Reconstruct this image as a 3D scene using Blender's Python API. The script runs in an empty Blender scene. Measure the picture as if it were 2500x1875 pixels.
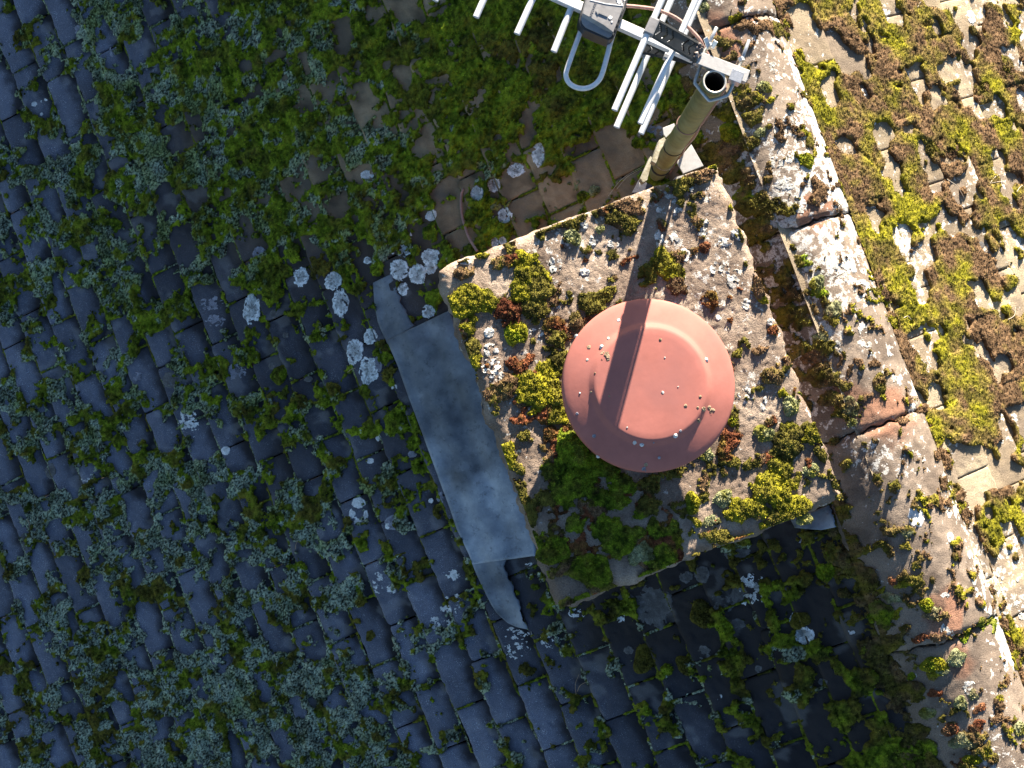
import bpy, bmesh, math
import numpy as np
from mathutils import Matrix, Vector

# ------------------------------------------------------------------ camera, world, sun, exposure
sc = bpy.context.scene
C = sc.collection
F, CX, CY = 4000.0, 1250.0, 937.5            # focal length in photo pixels, photo centre
NAD = np.array([955.0, 1290.0])              # where the plumb line through the camera meets the photo
_up = -np.array([NAD[0]-CX, -(NAD[1]-CY), -F]); _up /= np.linalg.norm(_up)
def _ray(u, v): return np.array([(u-CX)/F, -(v-CY)/F, -1.0])
_A0 = _ray(2205, 1275)*3.5                  # a point of the ridge line
_d = _ray(2205-.364*1275, 0); _A1 = _d*((_A0@_up)/(_d@_up))
_et = (_A0-_A1)/np.linalg.norm(_A0-_A1)
_es = np.cross(_up, _et); _es *= np.sign(_es[0])
# world: origin on the ridge line, +X across the ridge to the sunny side, +Y along the ridge, Z up
R3 = np.array([_es, -_et, _up])              # camera coords -> world coords
CAM = R3@(-_A0)
cam = bpy.data.cameras.new("camera"); camo = bpy.data.objects.new("camera", cam); C.objects.link(camo)
M = Matrix.Identity(4)
for i in range(3):
    for j in range(3): M[i][j] = R3[i, j]
    M[i][3] = CAM[i]
camo.matrix_world = M
cam.sensor_fit = 'HORIZONTAL'; cam.sensor_width = 36.0; cam.lens = F/2500*36.0
cam.clip_start = .02; cam.clip_end = 500
sc.camera = camo

SUN_E = math.radians(16.2); SUN_H = np.array([.556, .831])     # direction towards the sun
w = bpy.data.worlds.new("World"); sc.world = w; w.use_nodes = True
nt = w.node_tree; sky = nt.nodes.new("ShaderNodeTexSky"); sky.sky_type = 'NISHITA'
sky.sun_disc = False; sky.sun_elevation = SUN_E; sky.sun_rotation = math.atan2(SUN_H[0], SUN_H[1])
sky.air_density = 1.0; sky.dust_density = .4; sky.ozone_density = 3.0
bg = nt.nodes['Background']; bg.inputs['Strength'].default_value = .05
nt.links.new(sky.outputs[0], bg.inputs[0])
sl = bpy.data.lights.new("sun", 'SUN'); so = bpy.data.objects.new("sun", sl); C.objects.link(so)
sl.energy = 5.0; sl.angle = math.radians(.55); sl.color = (1, .885, .735)
sv = Vector((SUN_H[0]*math.cos(SUN_E), SUN_H[1]*math.cos(SUN_E), math.sin(SUN_E)))
so.rotation_euler = sv.to_track_quat('Z', 'Y').to_euler(); so.location = (2, 3, 3)
sc.view_settings.view_transform = 'Standard'; sc.view_settings.look = 'None'
sc.view_settings.gamma = 1; sc.view_settings.exposure = 2.05

# ------------------------------------------------------------------ projection helpers
def project(P):
    P = np.asarray(P, float); c = (P-CAM)@R3
    return CX+F*c[..., 0]/-c[..., 2], CY-F*c[..., 1]/-c[..., 2], -c[..., 2]
def PZ(u, v, z):
    d = R3@_ray(u, v); t = (z-CAM[2])/d[2]
    return CAM+d*t
def hit(u, v, zf):
    z = 0.0
    for _ in range(12):
        p = PZ(u, v, z); z = .5*z+.5*float(zf(np.array([p[0]]), np.array([p[1]]))[0])
    return PZ(u, v, z)

# ------------------------------------------------------------------ noise
def h2(ix, iy, seed=0):
    ix = np.asarray(ix).astype(np.int64); iy = np.asarray(iy).astype(np.int64)
    n = (ix*374761393+iy*668265263+seed*1442695041) & 0xffffffff
    n = ((n ^ (n >> 13))*1274126177) & 0xffffffff
    n = ((n ^ (n >> 16))*2246822519) & 0xffffffff
    return ((n ^ (n >> 15)) & 0xffffff)/float(0x1000000)
def vn(x, y, seed=0):
    ix = np.floor(x); iy = np.floor(y); fx = x-ix; fy = y-iy
    fx = fx*fx*fx*(fx*(fx*6-15)+10); fy = fy*fy*fy*(fy*(fy*6-15)+10)
    a = h2(ix, iy, seed); b = h2(ix+1, iy, seed); c = h2(ix, iy+1, seed); d = h2(ix+1, iy+1, seed)
    return (a+(b-a)*fx)*(1-fy)+(c+(d-c)*fx)*fy
def fbm(x, y, seed=0, o=4, g=.55):
    s = 0; a = 1; n = 0
    for k in range(o):
        s = s+a*vn(x*2**k+k*7.3, y*2**k-k*3.1, seed+k*17); n += a*a/12*1.0; a *= g
    m = sum(g**k for k in range(o))*.5
    return (s-m)/math.sqrt(n)*1.35          # about unit variance
def worley(x, y, seed=0):
    ix = np.floor(x); iy = np.floor(y); best = np.full(x.shape, 9.0); idv = np.zeros(x.shape)
    for dx in (-1, 0, 1):
        for dy in (-1, 0, 1):
            cx = ix+dx; cy = iy+dy
            px = cx+h2(cx, cy, seed); py = cy+h2(cx, cy, seed+5)
            d = (px-x)**2+(py-y)**2; m = d < best
            best = np.where(m, d, best); idv = np.where(m, h2(cx, cy, seed+9), idv)
    return np.sqrt(best), idv
def ss(a, b, x):
    t = np.clip((x-a)/(b-a), 0, 1); return t*t*(3-2*t)
def mix(a, b, f): return a+(b-a)*f

# ------------------------------------------------------------------ mesh helpers
def mesh_np(name, V, Q, mat, col=None, smooth=True, parent=None, tris=None):
    """V (n,3); Q (m,4) quads; tris (k,3)"""
    me = bpy.data.meshes.new(name)
    V = np.asarray(V, np.float32); nq = 0 if Q is None else len(Q); ntr = 0 if tris is None else len(tris)
    me.vertices.add(len(V)); me.vertices.foreach_set('co', V.ravel())
    parts = []
    if nq: parts.append(np.asarray(Q, np.int32).ravel())
    if ntr: parts.append(np.asarray(tris, np.int32).ravel())
    L = np.concatenate(parts)
    me.loops.add(len(L)); me.loops.foreach_set('vertex_index', L)
    st = np.concatenate([np.arange(nq)*4, nq*4+np.arange(ntr)*3]).astype(np.int32)
    me.polygons.add(nq+ntr); me.polygons.foreach_set('loop_start', st)
    if smooth is True: me.polygons.foreach_set('use_smooth', np.ones(nq+ntr, bool))
    elif smooth is not False: me.polygons.foreach_set('use_smooth', np.asarray(smooth, bool))
    me.update(calc_edges=True); me.validate()
    if col is not None:
        at = me.color_attributes.new('Col', 'FLOAT_COLOR', 'POINT')
        c = np.ones((len(V), 4), np.float32); c[:, :col.shape[1]] = col
        at.data.foreach_set('color', c.ravel())
    me.materials.append(mat)
    o = bpy.data.objects.new(name, me); C.objects.link(o)
    if parent: put(o, parent)
    return o
def put(o, parent):
    """parent without moving: mesh data is in world coords, so take the parent's place out of it"""
    o.parent = parent
    w = world_loc(parent)
    if w.length > 0 and o.type == 'MESH' and not o.get('_shifted'):
        o.data.transform(Matrix.Translation(-w))
def world_loc(p):
    v = Vector((0, 0, 0))
    while p: v = v+p.location; p = p.parent
    return v
def tag(o, label=None, cat=None, group=None, kind=None):
    if label: o['label'] = label
    if cat: o['category'] = cat
    if group: o['group'] = group
    if kind: o['kind'] = kind
    return o
def thing(name, loc, label, cat, group=None):
    o = bpy.data.objects.new(name, None); o.empty_display_size = .05; C.objects.link(o); o.location = loc
    return tag(o, label, cat, group)
def centre(o):
    """put a one-mesh thing's origin at the foot of its mesh"""
    n = len(o.data.vertices); a = np.empty(n*3, np.float32); o.data.vertices.foreach_get('co', a); a = a.reshape(-1, 3)
    c = Vector(((a[:, 0].min()+a[:, 0].max())/2, (a[:, 1].min()+a[:, 1].max())/2, float(a[:, 2].min())))
    o.data.transform(Matrix.Translation(-c)); o.location = c
    return o
def bm_obj(name, bm, mat, parent=None, smooth=False, bevel=0):
    if bevel: bmesh.ops.bevel(bm, geom=bm.edges[:], offset=bevel, segments=2, affect='EDGES', profile=.6)
    bmesh.ops.recalc_face_normals(bm, faces=bm.faces[:])
    me = bpy.data.meshes.new(name); bm.to_mesh(me); bm.free()
    for p in me.polygons: p.use_smooth = smooth
    me.materials.append(mat); o = bpy.data.objects.new(name, me); C.objects.link(o)
    if parent: put(o, parent)
    return o
def tube_bm(bm, pts, r, n=12, caps=True, rad=None):
    pts = [Vector(p) for p in pts]; rings = []; prev = None
    for i, p in enumerate(pts):
        a = pts[max(i-1, 0)]; b = pts[min(i+1, len(pts)-1)]; d = (b-a).normalized()
        x = d.orthogonal().normalized() if prev is None else (prev-d*prev.dot(d)).normalized()
        prev = x; y = d.cross(x); rr = rad[i] if rad else r
        rings.append([bm.verts.new(p+(x*math.cos(2*math.pi*k/n)+y*math.sin(2*math.pi*k/n))*rr) for k in range(n)])
    for a, b in zip(rings, rings[1:]):
        for k in range(n): bm.faces.new((a[k], a[(k+1) % n], b[(k+1) % n], b[k]))
    if caps: bm.faces.new(rings[0][::-1]); bm.faces.new(rings[-1])
    return bm
def tube(name, pts, r, mat, parent=None, n=12, rad=None):
    bm = tube_bm(bmesh.new(), pts, r, n, rad=rad)
    return bm_obj(name, bm, mat, parent, smooth=True)
def smooth_path(pts, n=8):
    P = [np.array(p, float) for p in pts]; P = [2*P[0]-P[1]]+P+[2*P[-1]-P[-2]]; out = []
    for i in range(1, len(P)-2):
        for k in range(n):
            t = k/n; a, b, c, d = P[i-1], P[i], P[i+1], P[i+2]
            out.append(.5*((2*b)+(c-a)*t+(2*a-5*b+4*c-d)*t*t+(3*b-a-3*c+d)*t**3))
    out.append(P[-2]); return out
def lathe(name, prof, cx, cy, mat, parent=None, n=96, tilt=None):
    V = []; Q = []
    for r, z in prof:
        for k in range(n):
            a = 2*math.pi*k/n; V.append((cx+r*math.cos(a), cy+r*math.sin(a), z))
    for i in range(len(prof)-1):
        for k in range(n): Q.append((i*n+k, i*n+(k+1) % n, (i+1)*n+(k+1) % n, (i+1)*n+k))
    return mesh_np(name, np.array(V), np.array(Q)[:, ::-1], mat, parent=parent)
def obox(bm, o, ax, ay, az, x0, x1, y0, y1, z0, z1):
    o = Vector(o); ax = Vector(ax); ay = Vector(ay); az = Vector(az)
    v = [bm.verts.new(o+ax*x+ay*y+az*z) for z in (z0, z1) for y in (y0, y1) for x in (x0, x1)]
    for f in ((0, 2, 3, 1), (4, 5, 7, 6), (0, 1, 5, 4), (2, 6, 7, 3), (1, 3, 7, 5), (0, 4, 6, 2)):
        bm.faces.new([v[i] for i in f])
    return bm

# ------------------------------------------------------------------ materials
def new_mat(name):
    m = bpy.data.materials.new(name); m.use_nodes = True; t = m.node_tree
    return m, t, t.nodes['Principled BSDF']
def N(t, kind, **kw):
    n = t.nodes.new(kind)
    for k, v in kw.items():
        if k in n.inputs: n.inputs[k].default_value = v
        else: setattr(n, k, v)
    return n
def coords(t):
    g = N(t, 'ShaderNodeNewGeometry'); return g.outputs['Position']
def noise(t, scale, detail=3, rough=.6, pos=None):
    n = N(t, 'ShaderNodeTexNoise'); n.inputs['Scale'].default_value = scale
    n.inputs['Detail'].default_value = detail; n.inputs['Roughness'].default_value = rough
    t.links.new(pos if pos else coords(t), n.inputs['Vector']); return n.outputs['Fac']
def ramp(t, fac, stops):
    r = N(t, 'ShaderNodeValToRGB'); e = r.color_ramp.elements
    while len(e) < len(stops): e.new(.5)
    for el, (p, c) in zip(e, stops):
        el.position = p; el.color = (c, c, c, 1) if isinstance(c, (int, float)) else (*c, 1)
    t.links.new(fac, r.inputs[0]); return r.outputs[0]
def mixc(t, fac, a, b, mode='MIX'):
    n = N(t, 'ShaderNodeMix'); n.data_type = 'RGBA'; n.blend_type = mode
    for s, k in ((fac, 0), (a, 6), (b, 7)):
        if isinstance(s, (int, float)): n.inputs[k].default_value = s
        elif isinstance(s, tuple): n.inputs[k].default_value = (*s, 1)
        else: t.links.new(s, n.inputs[k])
    return n.outputs[2]
def math_n(t, op, a, b=0.0):
    n = N(t, 'ShaderNodeMath'); n.operation = op
    for s, k in ((a, 0), (b, 1)):
        if isinstance(s, (int, float)): n.inputs[k].default_value = s
        else: t.links.new(s, n.inputs[k])
    return n.outputs[0]
def bump(t, bsdf, h, dist, strength=1.0):
    b = N(t, 'ShaderNodeBump'); b.inputs['Distance'].default_value = dist; b.inputs['Strength'].default_value = strength
    t.links.new(h, b.inputs['Height']); t.links.new(b.outputs[0], bsdf.inputs['Normal'])
def attr(t):
    a = N(t, 'ShaderNodeAttribute'); a.attribute_name = 'Col'; return a
def setp(b, **kw):
    for k, v in kw.items(): b.inputs[k.replace('_', ' ')].default_value = v

def mat_moss():
    m, t, b = new_mat('moss'); a = attr(t)
    f = ramp(t, noise(t, 420, 2), [(.25, .55), (.75, 1.45)])
    t.links.new(mixc(t, 1.0, a.outputs['Color'], f, 'MULTIPLY'), b.inputs['Base Color'])
    setp(b, Roughness=.95); b.inputs['Specular IOR Level'].default_value = .12
    bump(t, b, noise(t, 600, 3), .0015, .8); return m
def mat_shaded_tile():
    m, t, b = new_mat('weathered_tile'); a = attr(t)
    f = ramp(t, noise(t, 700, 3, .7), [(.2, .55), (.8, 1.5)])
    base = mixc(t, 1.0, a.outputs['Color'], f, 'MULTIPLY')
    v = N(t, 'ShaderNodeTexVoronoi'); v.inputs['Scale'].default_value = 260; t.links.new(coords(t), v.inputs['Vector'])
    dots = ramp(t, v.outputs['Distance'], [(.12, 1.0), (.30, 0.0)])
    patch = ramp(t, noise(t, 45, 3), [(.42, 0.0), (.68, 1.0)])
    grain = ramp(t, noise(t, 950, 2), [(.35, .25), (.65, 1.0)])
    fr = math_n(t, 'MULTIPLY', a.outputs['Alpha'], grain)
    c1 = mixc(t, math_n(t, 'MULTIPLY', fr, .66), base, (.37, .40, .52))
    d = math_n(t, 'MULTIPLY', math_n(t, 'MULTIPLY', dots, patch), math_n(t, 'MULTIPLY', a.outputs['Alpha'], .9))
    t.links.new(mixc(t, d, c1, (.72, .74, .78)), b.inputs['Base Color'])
    setp(b, Roughness=.8); b.inputs['Specular IOR Level'].default_value = .25
    bump(t, b, noise(t, 520, 4, .7), .0014, .7); return m
def mat_sandy(name, mul=1.0, bd=.003, bs=330):
    """sun-bleached concrete with white lichen flecks; attribute colour is the base, alpha how much lichen"""
    m, t, b = new_mat(name); a = attr(t)
    f = ramp(t, noise(t, 420, 4, .75), [(.28, .36*mul), (.5, .86*mul), (.75, 1.2*mul)])
    base = mixc(t, 1.0, a.outputs['Color'], f, 'MULTIPLY')
    pit = ramp(t, noise(t, 210, 3, .7), [(.62, 0.0), (.72, .75)])
    base = mixc(t, pit, base, (.10, .075, .05))
    blot = noise(t, 62, 4, .68); lim = math_n(t, 'SUBTRACT', blot, math_n(t, 'SUBTRACT', .70, math_n(t, 'MULTIPLY', a.outputs['Alpha'], .28)))
    lf = ramp(t, math_n(t, 'ADD', math_n(t, 'MULTIPLY', lim, 9.0), .5), [(.35, 0.0), (.65, 1.0)])
    lf = math_n(t, 'MULTIPLY', lf, ramp(t, noise(t, 380, 3), [(.36, .15), (.5, 1.0)]))
    t.links.new(mixc(t, math_n(t, 'MULTIPLY', lf, .95), base, (.70, .68, .63)), b.inputs['Base Color'])
    setp(b, Roughness=.92); b.inputs['Specular IOR Level'].default_value = .15
    bump(t, b, noise(t, bs, 5, .75), bd, 1.0); return m
def mat_lichen():
    m, t, b = new_mat('lichen'); a = attr(t)
    f = ramp(t, noise(t, 520, 3, .7), [(.3, .6), (.62, 1.15)])
    t.links.new(mixc(t, 1.0, a.outputs['Color'], f, 'MULTIPLY'), b.inputs['Base Color'])
    setp(b, Roughness=.95); b.inputs['Specular IOR Level'].default_value = .1
    bump(t, b, noise(t, 480, 3), .0012, .7); return m
def mat_lead():
    m, t, b = new_mat('weathered_lead')
    a = attr(t); c = ramp(t, noise(t, 9, 5, .65), [(.3, (.13, .155, .20)), (.5, (.25, .285, .33)), (.72, (.46, .50, .55))])
    c = mixc(t, ramp(t, noise(t, 70, 4, .75), [(.56, 0.0), (.74, .7)]), c, (.05, .055, .065))
    c = mixc(t, ramp(t, noise(t, 160, 3, .7), [(.6, 0.0), (.75, .5)]), c, (.5, .53, .56))
    c = mixc(t, 1.0, c, a.outputs['Color'], 'MULTIPLY')
    t.links.new(c, b.inputs['Base Color']); setp(b, Metallic=.25, Roughness=.55)
    bump(t, b, noise(t, 40, 5, .6), .003, .5); return m
def mat_plain(name, col, rough=.5, metal=0.0, sc_=120, var=.35, bmp=.0004, col2=None, th=(.45, .7), spec=.5):
    m, t, b = new_mat(name)
    f = ramp(t, noise(t, sc_, 4, .65), [(.3, 1-var), (.7, 1+var)])
    c = mixc(t, 1.0, tuple(col), f, 'MULTIPLY')
    if col2: c = mixc(t, ramp(t, noise(t, sc_*.35, 4, .6), [(th[0], 0.0), (th[1], 1.0)]), c, tuple(col2))
    t.links.new(c, b.inputs['Base Color']); setp(b, Roughness=rough, Metallic=metal)
    b.inputs['Specular IOR Level'].default_value = spec
    if bmp: bump(t, b, noise(t, sc_*3, 3), bmp, .6)
    return m
MOSS = mat_moss(); TILE = mat_shaded_tile(); SAND = mat_sandy('bleached_tile'); CONC = mat_sandy('cap_concrete', .95, .006, 210)
RIDGE = mat_sandy('ridge_concrete'); LICH = mat_lichen(); LEAD = mat_lead()
ALU = mat_plain('aluminium', (.80, .80, .80), .42, .12, 240, .08, col2=(.62, .62, .62), th=(.55, .8))
GALV = mat_plain('galvanised_steel', (.62, .63, .64), .35, .7, 160, .18, col2=(.42, .42, .4))
BLACKP = mat_plain('black_plastic', (.035, .037, .04), .45, 0, 90, .3)
GREYP = mat_plain('faded_plastic', (.24, .235, .235), .5, 0, 60, .2, col2=(.36, .35, .34), th=(.5, .75))
WHITEP = mat_plain('white_spatter', (.8, .8, .78), .7, 0, 200, .1)
TERRA = mat_plain('terracotta_paint', (.42, .155, .125), .72, 0, 22, .10, .0003, spec=.15, col2=(.36, .145, .125), th=(.5, .75))
TERRAD = mat_plain('weathered_rim', (.22, .13, .11), .8, 0, 300, .5)
POLE = mat_plain('algae_pole', (.215, .20, .072), .6, 0, 60, .28, .0006, col2=(.26, .27, .13), th=(.45, .65))
CUT = mat_plain('cut_metal', (.66, .62, .55), .45, .5, 200, .25)
RUST = mat_plain('rusty_inside', (.05, .04, .035), .9, 0, 150, .3)
COAX = mat_plain('coax_sheath', (.30, .175, .15), .5, 0, 80, .2)
BAND = mat_plain('rubber_band', (.03, .028, .026), .7, 0, 120, .3)
WEATHER = mat_plain('lichened_bracket', (.45, .42, .33), .8, .1, 140, .3, .001, col2=(.24, .21, .12))
ZINC = mat_plain('zinc_plate', (.52, .51, .49), .5, .3, 120, .12, col2=(.5, .48, .44))
BRICK = mat_plain('chimney_brick', (.20, .12, .085), .9, 0, 70, .4, .003)
NEEDLE = mat_plain('dead_needle', (.40, .26, .15), .7, 0, 200, .3)
STICK = mat_plain('bleached_needle', (.55, .47, .36), .7, 0, 200, .2)

# ------------------------------------------------------------------ the roof surface, z over (x, y)
PITCH = math.radians(30.0); CP, TP = math.cos(PITCH), math.tan(PITCH)
G, TL = .0894, .163                           # tile gauge down the slope, tile width along the course
LOFF, TH = .0336, .056                        # shaded slope: first course line, turn of the courses
GR, ROFF = .1094, .095                        # sunlit slope: gauge, first course line
def left_uv(x, y):
    a = -y; b = -x/CP; return a-TH*b, b+TH*a
def right_uv(x, y):
    a = -y; b = x/CP; return a+.02*b, b-.02*a
def tile_ids(u, v, off, seed, G=G):
    k = np.floor((v-off)/G); q = (v-off)/G-k
    ph = np.where(np.mod(k, 2) == 0, .04, .122)+(h2(k, k*0, seed)-.5)*.03
    j = np.floor((u-ph)/TL); p = (u-ph)/TL-j
    return k, j, p, q
def tile_h(k, j, p, q, seed):
    j1 = h2(k, j, seed+1)-.5; j2 = h2(k, j, seed+2)-.5; j3 = h2(k, j, seed+3)-.5
    return .004+.0115*q+.0035*j1+.004*j2*(p-.5)*2+.002*j3*q-.003*(2*p-1)**2
def z_left(x, y):
    u, v = left_uv(x, y); k, j, p, q = tile_ids(u, v, LOFF, 11)
    return x*TP+tile_h(k, j, p, q, 11)/CP
def z_right(x, y):
    u, v = right_uv(x, y); k, j, p, q = tile_ids(u, v, ROFF, 57, GR)
    return -x*TP+tile_h(k, j, p, q, 57)/CP
RX0, RX1 = -.118, .150                        # ridge tiles: left and right edge
RC, RH = (RX0+RX1)/2, (RX1-RX0)/2
def ridge_arc(x):
    s = np.clip((x-RC)/RH, -1, 1); R = 1/math.sin(math.radians(68))
    e = np.sqrt(R*R-s*s)-math.sqrt(R*R-1)
    edge = mix(RX0*TP+.012, -RX1*TP+.012, (s+1)/2)
    return edge+e*RH*1.0
RJ = 2200, 1565
def _ry(u, v): return PZ(u, v, .03)[1]
RIDGE_Y = [_ry(1780, 55), _ry(1950, 550), _ry(2160, 1035), _ry(2300, 1568)]     # the joints, top of photo first
RLEN = (RIDGE_Y[0]-RIDGE_Y[3])/3
def ridge_seg(y):
    e = np.array([RIDGE_Y[0]+RLEN*2, RIDGE_Y[0]+RLEN]+RIDGE_Y+[RIDGE_Y[3]-RLEN, RIDGE_Y[3]-2*RLEN])
    i = np.clip(np.searchsorted(-e, -np.asarray(y))-1, 0, len(e)-2); f = (e[i]-y)/(e[i]-e[i+1]); return i, f
def z_ridge(x, y):
    i, f = ridge_seg(y); jz = (h2(i, i*0, 77)-.5)*.008
    d = np.minimum(f, 1-f)*RLEN
    return ridge_arc(x)+jz+.004*f-.010*np.exp(-(d/.008)**2)+.0004*fbm(x*60, y*60, 5, 3)
def z_roof(x, y):
    return np.where(x < RX0, z_left(x, y), np.where(x > RX1, z_right(x, y), np.maximum(z_ridge(x, y), -1)))

# ---- what grows and lies where: read off the photo cell by cell (125 px), carried on to the roof
MOSS_MAP = """
2 3 4 6 8 9 9 5 8 8 7 7 7 6 4 4 4 4 3 4
2 3 5 7 9 9 8 5 5 8 8 8 8 8 6 4 6 5 4 6
3 5 7 7 9 9 8 7 4 8 7 6 5 5 4 5 8 7 8 6
4 7 8 7 9 9 8 7 5 4 2 2 2 3 4 5 9 8 7 7
5 8 8 7 8 8 9 8 5 3 2 2 2 3 4 5 8 6 7 7
4 6 7 7 4 3 3 2 2 1 1 1 1 3 4 5 7 6 6 7
3 4 5 4 3 3 2 1 1 1 1 1 1 3 4 5 7 7 7 8
4 4 4 3 2 2 2 2 1 1 1 1 1 3 4 5 6 6 7 6
4 4 4 4 3 3 3 2 1 1 1 1 1 2 3 4 4 5 6 4
3 4 4 4 5 5 4 2 1 1 1 1 1 2 3 4 4 4 4 3
4 4 5 5 6 7 5 2 1 0 0 1 1 1 2 4 3 3 3 2
4 6 5 6 7 7 5 2 1 1 1 1 1 1 2 3 3 2 2 1
4 5 6 7 7 8 6 2 1 1 1 1 1 1 2 3 3 2 1 1
5 6 6 7 8 8 8 4 1 1 1 1 1 1 2 3 4 2 1 1
5 5 6 7 8 8 8 5 2 2 1 1 1 2 3 4 5 3 1 1"""
LICH_MAP = """
6 6 5 5 4 5 3 1 0 0 0 0 0 0 0 0 0 0 0 0
6 6 5 4 4 5 3 1 0 0 0 0 0 0 0 0 0 0 0 0
6 6 5 4 4 4 4 2 1 0 0 0 0 0 0 0 0 0 0 0
6 6 5 5 5 4 3 2 1 1 0 0 0 0 0 0 0 0 0 0
6 6 5 5 5 4 4 2 1 0 0 0 0 0 0 0 0 0 0 0
5 5 5 5 3 2 1 0 0 0 0 0 0 0 0 0 0 0 0 0
5 5 5 4 3 2 2 1 0 0 0 0 0 0 0 0 0 0 0 0
6 6 5 4 3 3 2 1 0 0 0 0 0 0 0 0 0 0 0 0
6 6 5 4 4 5 4 1 0 0 0 0 0 0 0 0 0 0 0 0
6 6 6 6 5 6 5 2 1 0 0 0 0 0 0 0 0 0 0 0
6 7 7 7 6 6 6 3 2 1 1 1 1 1 1 0 0 0 0 0
6 7 7 7 7 6 6 4 3 2 2 1 1 1 1 0 0 0 0 0
6 6 7 7 7 7 7 5 4 3 3 2 2 1 1 1 0 0 0 0
6 6 7 7 7 7 7 6 4 4 3 3 2 2 1 1 0 0 0 0
6 6 7 7 7 7 7 6 5 4 4 3 3 2 1 1 0 0 0 0"""
FROST_MAP = """
8 8 7 5 3 1 0 0 0 0 0 0 0 0 0 0 0 0 0 0
8 8 5 3 1 0 0 0 0 0 0 0 0 0 0 0 0 0 0 0
8 6 3 1 0 0 0 0 0 0 0 0 0 0 0 0 0 0 0 0
8 5 2 1 0 0 0 0 0 0 0 0 0 0 0 0 0 0 0 0
7 5 2 1 1 0 0 0 0 0 0 0 0 0 0 0 0 0 0 0
7 7 4 3 2 2 1 1 0 0 0 0 0 0 0 0 0 0 0 0
8 8 6 5 2 2 4 3 1 0 0 0 0 0 0 0 0 0 0 0
8 8 7 6 4 2 3 2 1 0 0 0 0 0 0 0 0 0 0 0
8 8 8 7 6 3 3 3 2 0 0 0 0 0 0 0 0 0 0 0
8 8 8 8 6 3 4 6 4 1 0 0 0 0 0 0 0 0 0 0
8 8 8 7 5 4 6 8 7 2 0 0 0 0 0 0 0 0 0 0
8 8 8 7 6 5 6 9 8 3 1 0 0 0 0 0 0 0 0 0
9 8 8 7 6 6 6 9 8 6 4 1 0 0 0 0 0 0 0 0
9 8 8 8 6 6 6 9 9 8 7 5 2 1 0 0 0 0 0 0
9 9 8 8 7 6 7 9 9 9 8 7 6 4 2 0 0 0 0 0"""
BROWN_MAP = """
0 0 0 1 2 5 6 9 9 9 9 9 9 9 9 9 9 9 9 9
0 0 1 1 3 6 7 9 9 9 9 9 9 9 9 9 9 9 9 9
0 0 1 2 5 7 7 8 9 9 9 9 9 9 9 9 9 9 9 9
0 0 1 2 6 8 8 8 9 9 9 9 9 9 9 9 9 9 9 9
0 0 1 1 3 4 4 5 6 7 8 8 8 8 8 8 8 8 8 8
0 0 0 0 1 1 1 1 3 5 5 5 5 5 5 5 5 5 5 5
0 0 0 0 0 0 0 1 1 2 2 2 2 2 2 2 2 2 2 2
0 0 0 0 0 0 0 0 1 1 1 1 1 1 1 1 1 1 1 1
0 0 0 0 0 0 0 1 1 1 1 1 1 1 1 1 1 1 1 1
0 0 0 0 0 1 0 0 1 1 1 1 1 1 1 1 1 1 1 1
0 0 0 0 0 1 0 0 0 1 1 1 1 1 1 1 1 1 1 1
0 0 0 0 0 0 0 0 0 0 1 1 1 1 1 1 1 1 1 1
0 0 0 0 0 0 0 0 0 0 0 1 1 1 1 1 1 1 1 1
0 0 0 0 0 0 0 0 0 0 0 0 0 0 1 1 1 1 1 1
0 0 0 0 0 0 0 0 0 0 0 0 0 0 0 0 1 1 1 1"""
def grid_of(s): return np.array([[float(c) for c in l.split()] for l in s.strip().splitlines()])/10
MOSS_MAP, LICH_MAP, FROST_MAP, BROWN_MAP = map(grid_of, (MOSS_MAP, LICH_MAP, FROST_MAP, BROWN_MAP))
def look(g, u, v):
    x = np.clip(u/125-.5, 0, g.shape[1]-1.001); y = np.clip(v/125-.5, 0, g.shape[0]-1.001)
    i = np.floor(x).astype(int); j = np.floor(y).astype(int); fx = x-i; fy = y-j
    return (g[j, i]*(1-fx)+g[j, i+1]*fx)*(1-fy)+(g[j+1, i]*(1-fx)+g[j+1, i+1]*fx)*fy

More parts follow.
